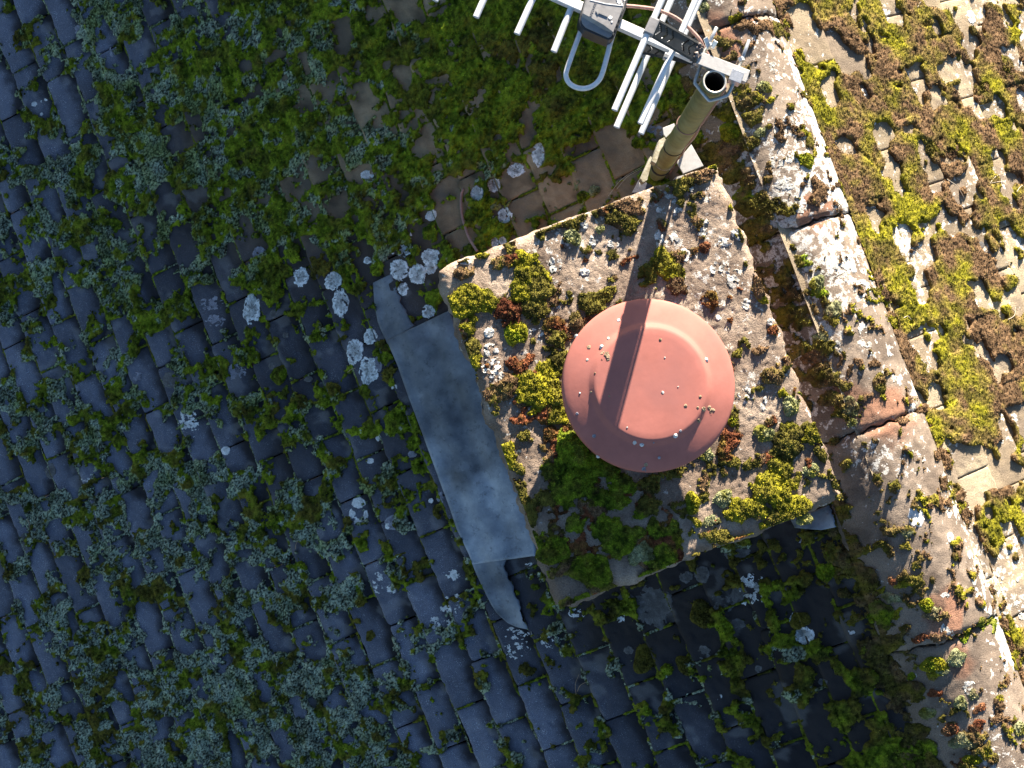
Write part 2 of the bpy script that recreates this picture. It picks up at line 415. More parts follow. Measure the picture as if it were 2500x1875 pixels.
# ------------------------------------------------------------------ tiled slopes
roof = thing('tiled_roof', (0, 0, 0), 'old gabled roof of small mossy plain tiles with round ridge tiles', 'roof')
def slope(name, side, seed, off, kmax, u0, u1, label, mat):
    G = globals()['G'] if side == 'L' else GR
    Vs = []; Qs = []; Cs = []; base = 0; nu, nv = 34, 19
    def to_xy(u, v):
        if side == 'L':
            a = (u+TH*v)/(1+TH*TH); b = v-TH*a; return -b*CP, -a
        a = (u-.02*v)/(1+.0004); b = v+.02*a; return b*CP, -a
    gi = np.arange(nu*nv).reshape(nv, nu)
    Q0 = np.stack([gi[:-1, :-1], gi[:-1, 1:], gi[1:, 1:], gi[1:, :-1]], -1).reshape(-1, 4)
    if side == 'L': Q0 = Q0[:, ::-1]
    for k in range(-1 if side == 'R' else 0, kmax):
        ph = (.04 if k % 2 == 0 else .122)+(float(h2(k, 0, seed))-.5)*.03
        for j in range(int((u0-ph)/TL)-1, int((u1-ph)/TL)+1):
            gap = (.0004+.001*float(h2(k, j, seed+21)))*(1 if side == 'L' else .4)
            pu = np.concatenate([[0, .008], np.linspace(.03, .97, nu-4), [.992, 1]]); pq = np.linspace(0, .96, nv-3)
            P, Qq = np.meshgrid(pu, np.concatenate([[-.22], pq, [.988, 1.0]]))
            U = ph+(j+P)*TL; lead = (float(h2(k, j, seed+22))-.5)*.006
            V = off+(k+Qq)*G+np.where(Qq > .5, lead*(Qq-.5)*2, 0)
            # worn, chipped outline
            e = ss(.82, 1.0, Qq); V = V+e*(.0009*fbm(U*70, V*30+k, seed+31, 3)+.0010*fbm(U*22, V*10+3*k, seed+32, 2))-e*(.002+.007*float(h2(k, j, seed+24))**3)*ss(.88, 1, np.abs(2*P-1))**2
            ed = np.where(P < .5, -1, 1)*ss(.86, 1, np.abs(2*P-1))
            U = U-ed*(gap+.0004*np.abs(fbm(V*60, U*20, seed+33, 2)))
            hh = tile_h(k, j, P, np.clip(Qq, -.22, 1), seed)+.0006*fbm(U*90, V*90, seed+34, 3)
            rnd = ss(.95, 1.0, Qq); rs = ss(.95, 1.0, np.abs(2*P-1))
            hh = hh-.0014*rnd-.0010*rs
            hh[-1, :] -= .013; V[-1, :] += .0004
            hh[:, 0] -= .006 if side == 'L' else .0025; hh[:, -1] -= .006 if side == 'L' else .0025
            x, y = to_xy(U, V)
            z = (x*TP if side == 'L' else -x*TP)+hh/CP
            Vs.append(np.stack([x, y, z], -1).reshape(-1, 3)); Qs.append(Q0+base); base += nu*nv
            Cs.append(np.stack([U, V, P, Qq, np.full_like(U, k), np.full_like(U, j)], -1).reshape(-1, 6))
    V = np.concatenate(Vs); Q = np.concatenate(Qs); A = np.concatenate(Cs)
    pu, pv, _ = project(V); x, y = V[:, 0], V[:, 1]; tid = h2(A[:, 4], A[:, 5], seed+40); tid2 = h2(A[:, 4], A[:, 5], seed+41)
    col = np.ones((len(V), 4)); n1 = fbm(x*26, y*26, seed+50, 4); n2 = fbm(x*9, y*9, seed+51, 3)
    if side == 'L':
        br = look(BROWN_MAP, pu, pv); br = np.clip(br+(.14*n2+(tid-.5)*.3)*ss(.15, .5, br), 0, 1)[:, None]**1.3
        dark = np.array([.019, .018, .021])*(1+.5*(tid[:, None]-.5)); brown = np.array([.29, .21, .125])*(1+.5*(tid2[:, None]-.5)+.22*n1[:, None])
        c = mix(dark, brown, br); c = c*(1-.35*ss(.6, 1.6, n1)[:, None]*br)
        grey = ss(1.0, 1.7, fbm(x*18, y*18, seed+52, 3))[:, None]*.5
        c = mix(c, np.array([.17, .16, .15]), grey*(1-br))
        fr = look(FROST_MAP, pu, pv); fr = fr*(.72+.55*tid+.12*n2)
        sh = ss(.05, .60, A[:, 3]-.22*np.abs(2*A[:, 2]-1)**2.5+.07*n1+.10)
        fr = np.clip(fr, 0, 1)*np.clip(sh, 0, 1)
        fr = np.where((pu > 3200) | (pv > 2500) | (pu < -600), .3, fr)
        col[:, :3] = np.clip(c, .008, .8); col[:, 3] = np.clip(fr, 0, 1)
    else:
        t = tid[:, None]
        c = mix(np.array([.31, .245, .17]), np.array([.45, .37, .255]), np.clip(.5+.45*n2, 0, 1)[:, None])*(1+.3*(t-.5))
        gy = ss(.0, 1.3, fbm(x*14, y*14, seed+53, 3)+(tid2-.5)*1.4)[:, None]
        c = mix(c, np.array([.27, .215, .165]), gy*.8)
        col[:, :3] = np.clip(c, .02, .8); col[:, 3] = np.clip(.30+.16*fbm(x*7, y*7, seed+54, 2)+(tid2-.5)*.3, 0, .9)
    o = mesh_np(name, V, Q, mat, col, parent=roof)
    if label: o['label'] = label
    return o
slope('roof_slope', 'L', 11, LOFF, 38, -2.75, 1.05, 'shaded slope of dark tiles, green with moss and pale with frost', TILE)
slope('roof_slope', 'R', 57, ROFF, 17, -2.1, 1.5, 'sunlit slope of sandy tiles with brown and yellow moss', SAND)

# ridge tiles
def ridge_tile(ya, yb, i, label=None):
    nx, ny = 64, 110
    xs = np.linspace(RX0, RX1, nx); ys = np.linspace(ya-.0025, yb+.0025, ny); X, Y = np.meshgrid(xs, ys)
    # ragged ends and edges
    s = (X-RC)/RH
    X = X+.002*fbm(Y*30, X*0+i, 91, 3)*np.abs(s)**6
    endw = np.exp(-np.minimum(np.abs(Y-ya), np.abs(Y-yb))/.02)
    Y = Y+.003*endw*fbm(X*50, Y*20, 92, 2)
    Z = z_ridge(X, np.clip(Y, yb+.0026, ya-.0026))+.0004*fbm(X*150, Y*150, 93, 3)
    V = np.stack([X, Y, Z], -1)
    # skirts: thickness at both ends and both long edges
    top = V.reshape(-1, 3); g = np.arange(nx*ny).reshape(ny, nx)
    Q = np.stack([g[:-1, :-1], g[:-1, 1:], g[1:, 1:], g[1:, :-1]], -1).reshape(-1, 4)[:, ::-1]
    ring = np.concatenate([g[0, :], g[1:, -1], g[-1, -2::-1], g[-2:0:-1, 0]])
    low = top[ring]-np.array([0, 0, .022]); b0 = len(top); m = len(ring); k = np.arange(m)
    Q2 = np.stack([ring[k], ring[(k+1) % m], b0+(k+1) % m, b0+k], -1)
    V = np.concatenate([top, low]); Q = np.concatenate([Q, Q2])
    x, y = V[:, 0], V[:, 1]; n1 = fbm(x*16, y*16, 94, 4); n2 = fbm(x*6, y*6, 95, 3)
    c = mix(np.array([.235, .185, .145]), np.array([.37, .295, .23]), np.clip(.5+.4*n1, 0, 1)[:, None])
    pu, pv, _ = project(V)
    # bare reddish clay where the surface has worn off
    red = np.zeros(len(V))
    for (u, v, r) in ((2165, 1015, 75), (2075, 985, 70), (1760, 80, 70), (1985, 515, 55), (2310, 1500, 60), (2350, 1620, 50)):
        red = np.maximum(red, np.exp(-((pu-u)**2+(pv-v)**2)/r**2))
    c = mix(c, np.array([.40, .20, .125]), (ss(.35, .75, red+.16*n1)*.85)[:, None])
    c = mix(c, np.array([.13, .10, .08]), (ss(.5, 1.5, fbm(x*22, y*22, 96, 3))*.55)[:, None])
    # the white crust lies thick high up and thins towards the foot of the photo
    al = .24+.38*np.exp(-((pv-720)/330)**2)+.22*np.exp(-((pv-330)/260)**2)+.18*n2-.35*ss(.3, .8, red)
    al = al+.5*np.exp(-((x-RX1+.012)/.02)**2)*ss(-.2, .8, n2+.4)
    col = np.concatenate([np.clip(c, .02, .8), np.clip(al, 0, 1)[:, None]], 1)
    o = mesh_np('ridge_tile', V, Q, RIDGE, col, parent=roof)
    if label: o['label'] = label
    return o
_e = [RIDGE_Y[0]+RLEN]+RIDGE_Y+[RIDGE_Y[3]-RLEN]
for i, lb in enumerate((None, 'ridge tile beside the mast with white lichen over its top', 'ridge tile beside the chimney, half white with lichen', 'ridge tile below the chimney with a reddish worn end and brown crust', None)):
    ridge_tile(_e[i], _e[i+1], i, lb)
# mortar bed under the ridge, closing the gaps between the tiles
bm = bmesh.new()
_n = 24; _ys = (RIDGE_Y[0]+RLEN-.01, RIDGE_Y[3]-RLEN+.01); _r = []
for yy in _ys:
    _r.append([bm.verts.new((x, yy, float(ridge_arc(np.array([x]))[0])-.022)) for x in np.linspace(RX0+.008, RX1-.008, _n)])
for a, b in zip(range(_n-1), range(1, _n)): bm.faces.new((_r[0][a], _r[0][b], _r[1][b], _r[1][a]))
bm_obj('ridge_mortar', bm, mat_plain('mortar', (.16, .13, .10), .95, 0, 200, .4, .002), roof)

# ------------------------------------------------------------------ chimney
SZ = float(R3[2]@(_ray(1560, 940)*3.2-_A0)); STH = .062
SCOR = [PZ(u, v, SZ)[:2] for u, v in ((1063, 655), (1750, 395), (2065, 1220), (1365, 1490))]   # TL TR BR BL
chim = thing('chimney', (*(sum(SCOR)/4), -.25), 'square chimney with a thick mossy concrete cap slab', 'chimney')
def slab_edge(f, seed):
    return .0035*fbm(f*9, f*0+seed, seed, 4)
def z_slab(x, y):
    return SZ+.0008*fbm(x*14, y*14, 301, 3)+.0006*fbm(x*130, y*130, 302, 3)
def slab():
    nx, ny = 200, 230
    P, Qv = np.meshgrid(np.linspace(0, 1, nx), np.linspace(0, 1, ny))
    tl, tr, br, bl = SCOR
    XY = ((tl*(1-P[..., None])+tr*P[..., None])*(1-Qv[..., None])+(bl*(1-P[..., None])+br*P[..., None])*Qv[..., None])
    c0 = sum(SCOR)/4; ex = (tr-tl)/np.linalg.norm(tr-tl); ey = (bl-tl)/np.linalg.norm(bl-tl)
    wl = np.exp(-P/.05); wr = np.exp(-(1-P)/.05); wt = np.exp(-Qv/.05); wb = np.exp(-(1-Qv)/.05)
    XY = XY+ex*((wl*.003*fbm(Qv*14, P*0, 311, 5)+wr*.0022*fbm(Qv*22, P*0+9, 312, 5))[..., None])
    XY = XY+ey*((wt*.0018*fbm(P*12, P*0, 313, 5)+wb*.0028*fbm(P*16, P*0+5, 314, 5))[..., None])
    # knocked-off corners
    for (p, q, r, k) in ((0, 0, .03, .3), (1, 0, .03, .3), (1, 1, .04, .35), (0, 1, .05, .35)):
        d = np.hypot((P-p)*.61, (Qv-q)*.70); f = (k*np.clip(1-d/r, 0, 1)**1.5*.03)[..., None]
        XY = XY+(c0-XY)/np.linalg.norm(c0-XY, axis=-1, keepdims=True)*f
    Z = z_slab(XY[..., 0], XY[..., 1]); ed = np.minimum(np.minimum(P, 1-P)*.61, np.minimum(Qv, 1-Qv)*.70)
    Z = Z-.012*np.exp(-ed/.008)-.004*np.exp(-ed/.03)
    top = np.concatenate([XY, Z[..., None]], -1).reshape(-1, 3); g = np.arange(nx*ny).reshape(ny, nx)
    Q = np.stack([g[:-1, :-1], g[:-1, 1:], g[1:, 1:], g[1:, :-1]], -1).reshape(-1, 4)[:, ::-1]
    ring = np.concatenate([g[0, :], g[1:, -1], g[-1, -2::-1], g[-2:0:-1, 0]]); m = len(ring); k = np.arange(m)
    Vall = [top]; b0 = len(top); prev = ring
    for dz in (.02, .042, STH):
        lo = top[ring].copy(); lo[:, 2] = SZ-dz+.002*fbm(lo[:, 0]*40, lo[:, 1]*40, 320, 3)
        lo[:, 0] += .002*fbm(lo[:, 1]*60, lo[:, 2]*60, 321, 2); Vall.append(lo); nw = b0+k
        Q = np.concatenate([Q, np.stack([prev[k], prev[(k+1) % m], nw[(k+1) % m], nw[k]], -1)]); prev = nw; b0 += m
    V = np.concatenate(Vall); x, y = V[:, 0], V[:, 1]; n1 = fbm(x*15, y*15, 330, 4); n2 = fbm(x*7, y*7, 331, 3)
    pu, pv, _ = project(V)
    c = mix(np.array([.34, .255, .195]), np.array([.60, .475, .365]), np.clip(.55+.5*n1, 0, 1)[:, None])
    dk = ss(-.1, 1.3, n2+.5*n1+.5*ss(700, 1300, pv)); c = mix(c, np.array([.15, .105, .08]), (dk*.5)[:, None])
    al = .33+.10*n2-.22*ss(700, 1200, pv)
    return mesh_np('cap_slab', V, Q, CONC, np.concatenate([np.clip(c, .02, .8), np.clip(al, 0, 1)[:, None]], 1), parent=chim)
slab()
bm = bmesh.new(); c0 = sum(SCOR)/4
q = [c0+(p-c0)*.74 for p in SCOR]
lo = [bm.verts.new((p[0], p[1], -.75)) for p in q]; hi = [bm.verts.new((p[0], p[1], SZ-STH+.006)) for p in q]
for i in range(4): bm.faces.new((lo[i], lo[(i+1) % 4], hi[(i+1) % 4], hi[i]))
bm.faces.new(hi); bm_obj('stack', bm, BRICK, chim)

# ------------------------------------------------------------------ moss
PAL = {'g': ((.038, .060, .005), (.235, .310, .018)), 'y': ((.080, .080, .008), (.33, .30, .020)),
       'o': ((.035, .032, .008), (.19, .165, .030)), 'b': ((.070, .043, .023), (.225, .140, .074)),
       'r': ((.075, .024, .012), (.27, .10, .045)), 'p': ((.085, .095, .035), (.34, .35, .19)),
       'l': ((.026, .030, .020), (.45, .52, .38)), 'd': ((.018, .022, .005), (.075, .085, .014)),
       'a': ((.038, .036, .009), (.17, .145, .022))}
TY = list(PAL); PD = np.array([PAL[k][0] for k in TY]); PL = np.array([PAL[k][1] for k in TY])
IX = (R3@np.array([1., 0, 0]))[:2]; IX = IX/np.linalg.norm(IX)      # the photo's across and down, on the ground plan
IY = (R3@np.array([0, -1., 0]))[:2]; IY = IY/np.linalg.norm(IY)
def ell(ox, oy, s, rows, hf=.42, zf=None):
    """ellipses noted in an enlarged view of the photo -> place and real radius on the surface"""
    out = []
    for (x, y, rx, ry, k) in rows:
        u, v = ox+x/s, oy+y/s; p = hit(u, v, zf); d = project(p)[2]
        out.append((p[0], p[1], rx/s*d/F, ry/s*d/F, TY.index(k), hf))
    return out
def ell_field(X, Y, es, seed):
    H = np.full(X.shape, -1.0); T = np.zeros(X.shape, int)
    wx = .0045*fbm(X*45, Y*45, seed, 3); wy = .0045*fbm(X*45+31, Y*45, seed+1, 3)
    for (cx, cy, rx, ry, t, hf) in es:
        r = max(rx, ry)+.02
        m = (np.abs(X-cx) < r) & (np.abs(Y-cy) < r)
        if not m.any(): continue
        dx = X[m]+wx[m]-cx; dy = Y[m]+wy[m]-cy
        d2 = ((dx*IX[0]+dy*IX[1])/(rx+.001))**2+((dx*IY[0]+dy*IY[1])/(ry+.001))**2
        hh = np.where(d2 < 1, np.sqrt(np.clip(1-d2, 0, 1)), -1)*min(rx, ry)*hf*2*.50
        hh = np.minimum(hh, .015)
        b = hh > H[m]; Hm = H[m]; Tm = T[m]; Hm[b] = hh[b]; Tm[b] = t; H[m] = Hm; T[m] = Tm
    return H, T
def grow(name, x0, x1, y0, y1, res, zf, Hf, label, blades, seed, blen=(.0035, .007), margin=150, cat='moss', rough=1.0):
    """moss as a height field over the surface plus many small leaf blades; one object"""
    nx, ny = int((x1-x0)/res), int((y1-y0)/res)
    X, Y = np.meshgrid(np.linspace(x0, x1, nx), np.linspace(y0, y1, ny))
    X = X+(h2(np.arange(nx)[None, :]+0*X, np.arange(ny)[:, None]+0*X, seed)-.5)*res*.5
    Zs = zf(X, Y); pu, pv, _ = project(np.stack([X, Y, Zs], -1))
    infr = (pu > -margin) & (pu < 2500+margin) & (pv > -margin) & (pv < 1875+margin)
    H, T, T2, mixf = Hf(X, Y, pu, pv); H = np.where(infr, H, -1)
    d1, id1 = worley(X/.0105, Y/.0105, seed+1); d2, id2 = worley(X/.0048, Y/.0048, seed+2)
    lich = (T == TY.index('l')).astype(float)
    k = np.clip(H/.006, 0, 1)
    H = np.where(H > 0, H+k*rough*((.55-d1)*.0065*(1-.4*lich)+(.55-d2)*.0036*(1+.4*lich)), H)
    up = H > .0006
    n1 = fbm(X*40, Y*40, seed+3, 3); n2 = fbm(X*170, Y*170, seed+4, 2)
    f = np.clip(.45+.16*n1+.15*n2+.28*(id2-.5)+.2*(id1-.5), 0, 1)
    f = np.where(lich > 0, np.clip(.62+.5*(id2-.5)+.15*n1-ss(.38, .62, d2)*.8, 0, 1), f)[..., None]
    cA = mix(PD[T], PL[T], f); cB = mix(PD[T2], PL[T2], f)
    col = mix(cA, cB, mixf[..., None])
    Z = np.where(up, Zs+H, Zs-.005)
    vm = up.copy(); fm = up[:-1, :-1] | up[1:, :-1] | up[:-1, 1:] | up[1:, 1:]
    g = np.arange(nx*ny).reshape(ny, nx)
    Q = np.stack([g[:-1, :-1][fm], g[:-1, 1:][fm], g[1:, 1:][fm], g[1:, :-1][fm]], -1)
    used = np.unique(Q); rm = np.full(nx*ny, -1); rm[used] = np.arange(len(used)); Q = rm[Q]
    V = np.stack([X, Y, Z], -1).reshape(-1, 3)[used]; col = col.reshape(-1, 3); cv = col[used]
    # blades
    rng = np.random.default_rng(seed); cand = np.flatnonzero((H > .002) & infr)
    if len(cand) and blades:
        nb = min(blades, len(cand)); c = rng.choice(cand, nb, replace=False)
        P = np.stack([X, Y, Z], -1).reshape(-1, 3)[c]; P[:, :2] += rng.normal(0, res*.4, (nb, 2)); P[:, 2] -= .001
        az = rng.uniform(0, 2*np.pi, nb); tl = rng.uniform(.15, 1.15, nb)
        isl = lich.reshape(-1)[c]
        L = rng.uniform(*blen, nb)*(1-.35*isl); W = rng.uniform(.0009, .0018, nb)*(1+.7*isl)
        D = np.stack([np.cos(az)*np.sin(tl), np.sin(az)*np.sin(tl), np.cos(tl)], -1)
        S = np.stack([-np.sin(az), np.cos(az), rng.normal(0, .3, nb)], -1)
        mid = P+D*(L*.5)[:, None]; tip = P+D*L[:, None]-np.array([0, 0, 1])*(L*.12)[:, None]
        BV = np.stack([P, mid+S*W[:, None], tip, mid-S*W[:, None]], 1).reshape(-1, 3)
        bc = np.repeat(col[c]*rng.uniform(.55, 1.75, nb)[:, None], 4, 0)
        b0 = len(V); V = np.concatenate([V, BV]); cv = np.concatenate([cv, bc]); Q = np.concatenate([Q, b0+np.arange(nb*4).reshape(-1, 4)])
        sm = np.concatenate([np.ones(len(Q)-nb, bool), np.zeros(nb, bool)])
    else: sm = True
    o = mesh_np(name, V, Q, MOSS, np.clip(cv, .004, .9), smooth=sm)
    return tag(o, label, cat, kind='stuff')

DISCS = [
 (975, 658, 22, 27, 'white', 'round white lichen disc overlapped by a ragged patch above the lead sheet'),
 (1018, 671, 21, 23, 'white', 'round white ring of lichen with a grey middle near the chimney corner'),
 (984, 706, 13, 15, 'white', 'small round lichen disc between the ring and the lead sheet'),
 (1046, 761, 16, 16, 'white', 'lichen disc cut off straight by the top edge of the lead sheet'),
 (1052, 627, 23, 19, 'white', 'heart-shaped lichen patch by the chimney cap corner'),
 (1052, 651, 15, 17, 'white', 'lichen tail running under the chimney cap corner'),
 (734, 676, 19, 24, 'white', 'lone oval white lichen disc on a dark tile, farthest up'),
 (814, 686, 21, 21, 'white', 'round head of the long white lichen streak'),
 (832, 738, 19, 34, 'white', 'long body of the white lichen streak running down the tile'),
 (614, 757, 21, 37, 'white', 'big upright oval of pale lichen at a tile edge'),
 (866, 858, 20, 30, 'white', 'oval lichen disc beside the lead sheet, nearest the wide green cushion'),
 (905, 822, 15, 19, 'white', 'upper lobe of the lichen group beside the lead sheet'),
 (900, 903, 24, 34, 'white', 'lowest large lichen disc of the group beside the lead sheet'),
 (897, 427, 16, 10, 'bright', 'pale lichen fleck half sunk in green moss'),
 (1052, 527, 13, 13, 'bright', 'bright square-ish white fleck among moss above the chimney corner'),
 (1164, 472, 15, 19, 'white', 'lichen disc nearest the old cable stub'),
 (1205, 453, 15, 17, 'white', 'lichen disc uphill of its twin by the old cable stub'),
 (1232, 527, 16, 18, 'white', 'lichen disc touching the pale moss button'),
 (1261, 415, 20, 16, 'white', 'ragged grey lichen patch on a brown tile'),
 (1315, 377, 15, 26, 'white', 'upright pale lichen smear below the antenna rods'),
 (1208, 592, 9, 12, 'white', 'one of two small lichen discs at the chimney cap edge, lower one'),
 (1227, 588, 9, 10, 'white', 'one of two small lichen discs at the chimney cap edge, nearer the mast'),
 (1961, 1550, 20, 22, 'white', 'white lichen patch showing from under a round olive cushion'),
 (1939, 1512, 11, 17, 'white', 'white lichen edge peeping out uphill of the round olive cushion'),
 (551, 1100, 11, 11, 'bright', 'small bright lichen star with a dark centre on a bluish tile'),
]
# ---- shaded slope
def gg(rows, k='g'): return [(r+(k,)) if len(r) == 4 else r for r in rows]
L1 = gg([(740,170,70,60),(690,230,40,30),(780,280,40,40),(810,380,50,60),(720,375,40,14),(850,490,50,30),(820,550,20,50),(800,600,30,30),(890,620,30,30,'a'),(930,610,20,20,'a'),(970,690,22,26),(660,570,60,22),(500,230,60,30),(560,40,50,22),(590,140,12,60),(530,30,20,40),(400,130,30,120),(330,340,40,60),(420,400,35,40,'a'),(190,270,55,50),(20,230,40,60),(450,680,40,40,'a'),(520,780,40,50),(650,810,20,40),(715,825,18,16,'a'),(840,870,45,18),(290,605,25,30),(360,610,50,30),(680,430,14,60),(740,560,12,60),(600,640,12,50),(460,330,12,60),(560,480,60,22,'l'),(120,600,60,80,'l'),(360,680,60,40,'l'),(230,660,40,40,'l'),(60,420,40,60)])
L2 = gg([(890,600,36,90),(940,720,35,50),(1030,500,30,25),(1280,430,45,45),(1140,500,14,30),(1140,610,22,38),(1180,710,18,26),(1400,540,18,70),(1440,640,14,60),(1480,730,10,40),(780,960,45,50),(560,740,50,40),(400,790,38,90),(480,785,60,30),(640,745,22,40),(150,680,60,26),(320,590,26,80),(230,400,50,60),(560,470,90,80,'a'),(700,420,80,50,'a'),(40,980,70,36),(160,940,28,40),(240,1080,30,60),(510,1110,22,50),(330,1180,60,26),(790,1250,45,36),(770,1340,32,50),(690,1440,66,66,'a'),(200,1540,55,90,'a'),(430,1520,75,65,'a'),(290,1450,90,34),(1080,1100,60,80,'a'),(1090,1310,60,60,'a'),(1060,1230,40,60,'g'),(980,1290,20,60),(990,1460,70,26),(890,1430,20,60),(700,180,120,90,'g'),(620,260,130,80,'l'),(250,230,130,80,'l'),(900,180,120,110,'g'),(1180,60,80,80),(1360,180,80,60),(1420,240,60,50),(860,90,120,80),(380,90,90,70,'a'),(250,770,10,60),(690,860,12,60),(420,950,10,60),(560,1260,10,60),(900,890,60,10),(890,920,50,12)])
L3 = gg([(450,1200,28,80),(500,1300,13,80,'p'),(545,1420,10,45,'p'),(735,1240,12,60,'p'),(765,1340,9,50,'p'),(880,1060,24,50),(920,1140,11,55,'p'),(945,1200,9,45,'p'),(970,1290,9,36,'p'),(250,1270,22,90),(310,1390,14,60,'p'),(350,1480,9,60,'p'),(700,1130,50,40,'a'),(720,1150,60,26),(430,700,150,110),(200,600,130,110),(560,560,130,130),(760,700,100,110),(950,800,130,70),(870,620,140,120),(1050,700,120,110),(700,480,120,120,'a'),(420,480,110,110),(320,800,110,70),(120,250,60,100),(380,260,60,130),(470,330,90,90,'a'),(640,250,140,120,'a'),(780,170,60,90,'a'),(700,920,110,40),(560,1000,60,40),(1330,850,60,80,'a')])
L4 = gg([(1450,800,26,90),(1500,940,22,60),(1540,990,60,24),(1620,1000,60,13),(1640,760,20,70),(1700,830,66,24),(1500,740,60,36),(1400,740,40,26),(1010,970,40,26),(1010,1210,18,45),(600,1270,20,60),(630,1350,8,40),(610,1110,60,22),(700,1085,50,14),(290,1210,33,38),(350,1120,10,30),(200,1410,50,36),(270,1440,16,60),(460,1580,80,18,'l'),(1060,1570,60,20,'l'),(1130,1370,60,18,'l'),(1210,1110,42,36),(1250,1340,12,40),(1450,1300,12,40),(1540,1530,30,60),(1380,1110,9,50),(1400,1170,12,40),(1800,1340,30,30),(1870,1400,40,66),(1920,1120,66,56),(1730,1500,10,15,'y'),(1850,900,60,60),(1300,1400,10,50),(1790,1200,8,60),(1840,1300,8,60),(1600,1150,7,60)], 'a')
left_es = ell(625, 940, 2.0256, L1, .30, z_roof)+ell(600, 500, 3.16, L2, .30, z_roof)+ell(1050, 0, 2.6, L3, .24, z_roof)+ell(1200, 1000, 2.212, L4, .30, z_roof)
LEAD_OUT = [[(948,829),(970,892),(1018,1025),(1101,1250),(1144,1353),(1187,1453),(1212,1497),(1239,1521),(1286,1535),(1261,1461),(1240,1400),(1228,1376),(1310,1356),(1310,1290),(1212,1025),(1150,860),(1100,757),(1008,791)],
            [(910,690),(922,785),(946,840),(1010,798),(978,735),(958,668)]]
def in_poly(u, v, poly):
    ins = np.zeros(u.shape, bool); n = len(poly)
    for i in range(n):
        (x0, y0), (x1, y1) = poly[i], poly[(i+1) % n]
        c = ((y0 > v) != (y1 > v)) & (u < (x1-x0)*(v-y0)/((y1-y0) or 1e-9)+x0); ins ^= c
    return ins
def left_H(X, Y, pu, pv):
    u, v = left_uv(X, Y); k, j, p, q = tile_ids(u, v, LOFF, 11)
    cov = look(MOSS_MAP, pu, pv); lm = look(LICH_MAP, pu, pv)
    du = np.minimum(p, 1-p)*TL; up_edge = np.exp(-q*G/.013); lo_edge = np.exp(-(1-q)*G/.007)
    aff = np.maximum(np.maximum(1.15*up_edge, .55*lo_edge), .9*np.exp(-du/.008))
    n = fbm(X*17, Y*17, 401, 4, .6); U = 1/(1+np.exp(-1.7*n))
    n3 = fbm(X*42, Y*42, 405, 3)
    m = U+.28*aff-.05+.09*n3-(1-cov*.97)
    # thin green line in the joints, nearly everywhere
    line = np.exp(-(q*G/.0055)**2)*.9
    gate = ss(-1.1, .0, fbm(X*28, Y*28, 407, 3)+.6*(cov-.25)*4)
    H = np.where(m > 0, .0145*np.sqrt(np.clip(m/.22, 0, 1))*(.75+.25*n3), -1)
    hl = line*gate*.007-.0025; hj = np.exp(-(du/.0036)**2)*ss(-.5, .4, fbm(X*25+5, Y*25, 408, 3)+.2)*.006-.0025
    H = np.maximum(H, np.maximum(hl, hj))
    He, Te = ell_field(X, Y, left_es, 460); He = He+np.where(He > 0, .003*fbm(X*55, Y*55, 461, 3)-.0012, 0); He = np.minimum(He, .015)
    hand = He > np.maximum(H, 0)
    H = np.maximum(H, He)
    for pl in LEAD_OUT: H = np.where(in_poly(pu, pv, pl), -1, H)
    for d in DISCS: H = np.where(((pu-d[0])/(d[2]*1.12))**2+((pv-d[1])/(d[3]*1.12))**2 < 1, -1, H)
    tn = 1/(1+np.exp(-1.7*(.75*fbm(X*20+9, Y*20, 411, 3)+.65*fbm(X*62+9, Y*62, 413, 2))))
    isl = tn < lm
    H = np.where(isl & (H > 0), H*.72, H)
    warm = ss(900, 1350, pv)+.5*ss(600, 0, pu); on = fbm(X*24, Y*24, 412, 3)
    T = np.where(isl, TY.index('l'), TY.index('g')); T2 = np.where(isl, TY.index('g'), TY.index('a'))
    mf = np.where(isl, np.clip(.42-.42*warm+.2*on, 0, .6), np.clip(.18+.42*warm+.3*on, 0, 1))
    T = np.where(hand, Te, T); T2 = np.where(hand, np.where(Te == TY.index('l'), TY.index('g'), TY.index('a')), T2); mf = np.where(hand, np.clip(.2+.3*on, 0, .7), mf)
    return H, T, T2, mf
grow('moss', -2.28, RX0+.01, -.62, 2.08, .0026, z_left, left_H,
     'green moss and grey lichen carpeting the shaded slope of small tiles', 150000, 500)

# ---- sunlit slope
def right_H(X, Y, pu, pv):
    u, v = right_uv(X, Y); k, j, p, q = tile_ids(u, v, ROFF, 57, GR)
    cov = look(MOSS_MAP, pu, pv)
    du = np.minimum(p, 1-p)*TL; up_edge = np.exp(-q*G/.02); lo = np.exp(-(1-q)*G/.01)
    aff = np.maximum(up_edge, np.maximum(.5*lo, .6*np.exp(-du/.01)))
    n = fbm(X*19, Y*17, 421, 3, .5); U = 1/(1+np.exp(-1.7*n)); n3 = fbm(X*40, Y*40, 425, 3)
    m = U+.12*aff+.08+.03*n3-(1-cov)
    H = np.where(m > 0, .0115*np.sqrt(np.clip(m/.14, 0, 1)), -1)
    hj = np.exp(-(q*G/.004)**2)*ss(-.2, .6, fbm(X*25+5, Y*25, 428, 3))*.007-.0025
    H = np.maximum(H, hj)
    gy = fbm(X*13, Y*13, 431, 3)+.25*fbm(X*60, Y*60, 432, 2)
    T = np.full(X.shape, TY.index('b')); T2 = np.full(X.shape, TY.index('y'))
    return H, T, T2, np.clip(.38+.42*gy, 0, 1)
grow('moss', RX1-.005, 1.12, -.72, 1.25, .0026, z_right, right_H,
     'brown and yellow-green moss pads spread over the sunlit slope', 80000, 600, (.0025, .0048), rough=.6)

